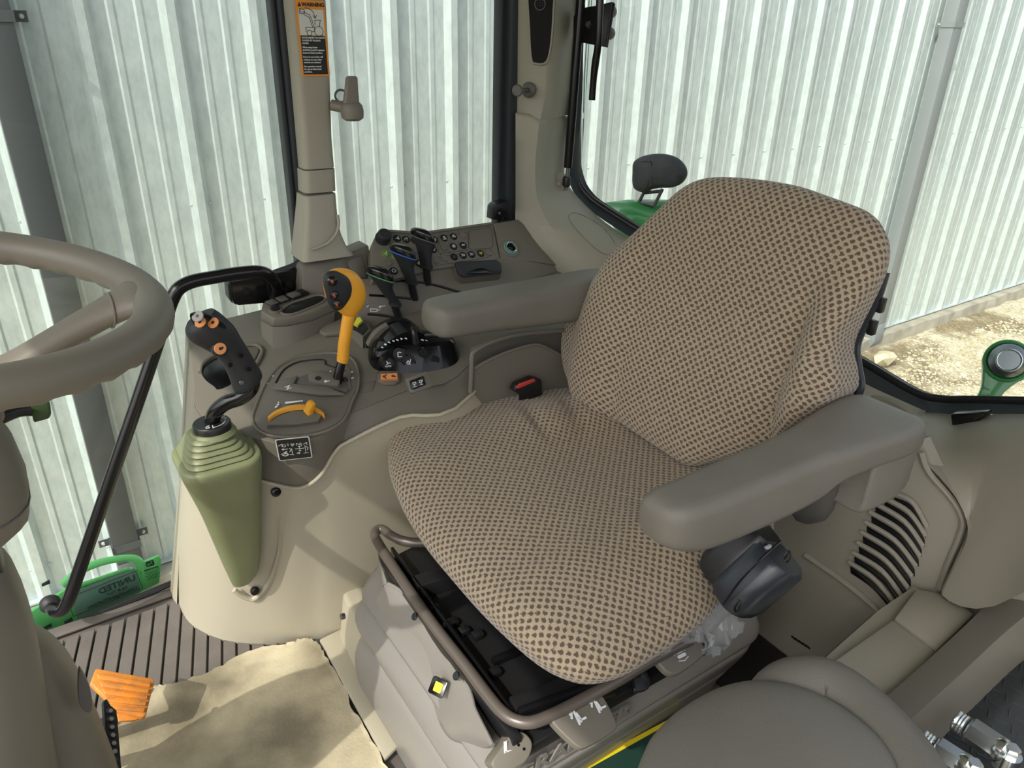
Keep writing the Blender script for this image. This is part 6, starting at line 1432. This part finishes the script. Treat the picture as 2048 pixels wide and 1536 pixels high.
# padded hump nearest the camera
HZ = -0.60
hp1 = [(1290, 1500), (1312, 1468), (1345, 1435), (1385, 1408), (1430, 1385), (1480, 1371), (1530, 1368), (1590, 1378), (1650, 1402), (1710, 1440), (1765, 1490), (1800, 1560), (1780, 1640), (1650, 1720), (1450, 1730), (1300, 1660), (1270, 1570)]
g, uv = pillow([PZ(u, v, HZ - 0.02) for u, v in hp1], Z_, 0.022, 0.06, 10, exp=2.6, k=3)
obj('door_pad', g, M_pad, fc_, sharp=180)
rid = [(1512, 1414, .022), (1572, 1376, .035), (1640, 1370, .038), (1706, 1412, .038), (1778, 1488, .038), (1850, 1600, .038)]
obj('padded_ridge', tube([PZ(u, v + 14, HZ - 0.045) for u, v, r in rid], [r for u, v, r in rid], 18, 4), M_pad, fc_, sharp=180)
obj('pad_support', loft([rrect(V((0.48, 0.215, -0.66)), X_, Y_, 0.22, 0.12, 0.03), rrect(V((0.50, 0.20, FZ)), X_, Y_, 0.20, 0.10, 0.03)]), M_con, fc_)

# tread-plate fender top outside the door
t = thing('tread_step', 'black rubber tread mat beyond the near-side sill, lower right corner', 'tread mat', V((1.1, 0.15, -0.85)))
TZ = -0.85
tm = [V((0.70, -0.10, TZ)), V((1.7, -0.10, TZ)), V((1.7, 0.33, TZ)), V((0.85, 0.262, TZ)), V((0.70, 0.20, TZ))]
obj('mat', prism(tm, V((0, 0, -0.02)), 0.002), M_tread, t)
tb2 = []
for i in range(34):
    for j in range(26):
        x = 0.80 + i * 0.026; y = -0.06 + j * 0.0155; a = 0.35 if (i + j) % 2 else 1.9
        if y > 0.245 + (x - 0.85) * 0.08: continue
        d_ = V((math.cos(a), math.sin(a), 0)); s_ = V((-d_.y, d_.x, 0))
        tb2.append(box(V((x, y, TZ + 0.001)), (0.017, 0.0022, 0.002), 0.0, (d_, s_, Z_)))
stuff(obj('tread_pattern', join(*tb2), M_tread, t, smooth=False))
obj('edge_plate', prism([V((0.62, 0.05, TZ + 0.01)), V((0.92, 0.10, TZ + 0.01)), V((0.92, -0.02, TZ + 0.01)), V((0.62, -0.05, TZ + 0.01))], V((0, 0, -0.012)), 0.002), M_blkg, t)

# hydraulic couplers
def coupler(label, pa, pb_, z, s=1.0):
    a = PZ(*pa, z); b = PZ(*pb_, z); ax = (b - a).normalized(); L = (b - a).length
    t = thing('hydraulic_coupler', label, 'hydraulic fitting', V((a.x, a.y, TZ + 0.01)))
    obj('thread', lathe(a - ax * 0.002, ax, [(0.010 * s, 0), (0.0135 * s, 0.002)] + [((0.0135 if i % 2 else 0.0122) * s, 0.002 + 0.0018 * i) for i in range(1, 8)], 22), M_chr, t)
    obj('hex_body', lathe(a + ax * 0.014, ax, [(0.0130 * s, 0), (0.0160 * s, 0.003), (0.0160 * s, L * 0.75), (0.013 * s, L * 0.8)], 6), M_chr, t, sharp=20)
    c = a + ax * (L * 0.95)
    obj('swivel_nut', lathe(c - ax * 0.004, ax, [(0.014 * s, 0), (0.0165 * s, 0.004), (0.0165 * s, 0.010), (0.012 * s, 0.014)], 20), M_chr, t)
    obj('cross_nut', join(lathe(c + ax * 0.012 + V((0, 0, -0.018)), Z_, [(0.013 * s, 0), (0.013 * s, 0.022)], 20), lathe(c + ax * 0.012 + V((0, 0, 0.004)), Z_, [(0.010 * s, 0), (0.010 * s, 0.008), (0.008 * s, 0.011)], 6)), M_chr, t, sharp=20)
    obj('hose_stub', tube([c + ax * 0.012 + V((0, 0, -0.01)), c + ax * 0.016 + V((0, 0, -0.06)), V((c.x + 0.02, c.y, TZ))], 0.009 * s, 10), M_blkg, t)
    return t
coupler('larger zinc hydraulic coupler with threaded end, on the black tread mat', (1912, 1440), (2000, 1500), -0.745)
coupler('zinc hydraulic coupler half hidden behind the padded ridge', (1845, 1478), (1925, 1530), -0.745, 0.92)

# operator booklet, dark with a yellow border, standing against the seat base
bk = [PZ(1370, 1422, -1.03), PZ(1140, 1545, -1.03), PZ(1150, 1640, -1.03), PZ(1420, 1500, -1.03)]
bfx = (bk[0] - bk[1]).normalized()
q = lambda u, v: PZ(u, v, -1.11)
t = thing('operator_booklet', 'dark green booklet with yellow border beside the seat base', 'booklet', q(1280, 1500))
M_bk = mat('booklet_green', (0.015, 0.045, 0.035), 0.35)
obj('yellow_border', prism([q(1372, 1420), q(1384, 1438), q(1400, 1620), q(1130, 1700), q(1110, 1560)], V((0, 0, -0.012)), 0.0), M_ylw2, t, smooth=False)
obj('cover', prism([q(1363, 1434), q(1374, 1448), q(1390, 1620), q(1150, 1690), q(1135, 1562)], V((0, 0, 0.001)), 0.0), M_bk, t, smooth=False)

# ================================================================== SEEN THROUGH THE REAR PANE
# green fender and work light
fen = thing('rear_fender', 'glossy green tractor fender outside the rear window beyond the seat', 'fender', PX(1290, 460, 1.62))
fo_ = [(1205, 420), (1235, 405), (1262, 402), (1300, 402), (1360, 404), (1420, 420), (1480, 470), (1500, 600), (1400, 640), (1280, 520)]
fpl = Plane(PX(1290, 420, 1.62), V((-0.45, -0.62, 0.64)))
g, uv = pillow([fpl.at(u, v) for u, v in fo_], fpl.n, 0.05, 0.03, 8, exp=2.4, k=3)
obj('shell', g, M_green, fen)
g, uv = pillow([fpl.at(u, v, 0.03) for u, v in [(1240, 440), (1290, 418), (1360, 420), (1420, 460), (1380, 540), (1290, 500)]], fpl.n, 0.02, 0.02, 6, k=3)
obj('raised_swage', g, M_green, fen)
wl = thing('work_light', 'black oval work light on a bracket above the green fender', 'work light', PX(1300, 405, 1.60))
wpl = Plane(PX(1320, 345, 1.62), V((-0.9, -0.35, 0.15)))
g, uv = pillow([wpl.at(u, v) for u, v in [(1266, 345), (1268, 325), (1282, 314), (1305, 308), (1332, 308), (1356, 316), (1371, 332), (1374, 350), (1364, 366), (1345, 375), (1320, 376), (1300, 380), (1290, 386), (1272, 380), (1266, 368)]], wpl.n, 0.03, 0.035, 8, exp=2.3, k=3)
obj('housing', g, M_rub, wl)
obj('bezel_seam', tube([wpl.at(u, v, 0.028) for u, v in [(1280, 322), (1300, 322), (1303, 340), (1300, 372)]], 0.0015, 6), M_blkg, wl)
for ln in ([(1290, 380), (1278, 405)], [(1325, 378), (1308, 412)], [(1278, 405), (1308, 412)], [(1285, 386), (1325, 382)]):
    obj('bracket', tube([wpl.at(u, v, 0.0) for u, v in ln], 0.0055, 6, smooth=False), M_blk, wl)
# lift link with ball end
bl_ = thing('lift_link', 'green ball-end lift link outside the lower right of the rear window', 'link', PX(2000, 800, 1.62))
lpn = Plane(PX(2014, 722, 1.62), V((-0.82, -0.38, 0.42)))
lo3 = [(1950, 812), (1963, 775), (1966, 740), (1966, 718), (1975, 698), (1993, 685), (2018, 681), (2045, 690), (2065, 712), (2068, 740), (2055, 755), (2030, 768), (2005, 790), (1998, 815)]
obj('arm', prism(cr([lpn.at(u, v) for u, v in lo3], 4, True), -lpn.n * 0.03, 0.004), M_green, bl_)
bc_ = lpn.at(2015, 722, 0.0)
obj('raised_collar', ring(bc_ + lpn.n * 0.002, lpn.n, 0.040, 0.004, 30, 8), M_green, bl_)
obj('ball', lathe(bc_, lpn.n, [(0.034, -0.002), (0.036, 0.004), (0.034, 0.014), (0.024, 0.024), (0.022, 0.024)], 30), M_steel, bl_)
obj('bore_ring', ring(bc_ + lpn.n * 0.024, lpn.n, 0.0215, 0.0022, 28, 8), M_chr, bl_)
obj('bore', disc(bc_ + lpn.n * 0.0225, lpn.n, 0.020, 0.001, 24), M_stone, bl_)
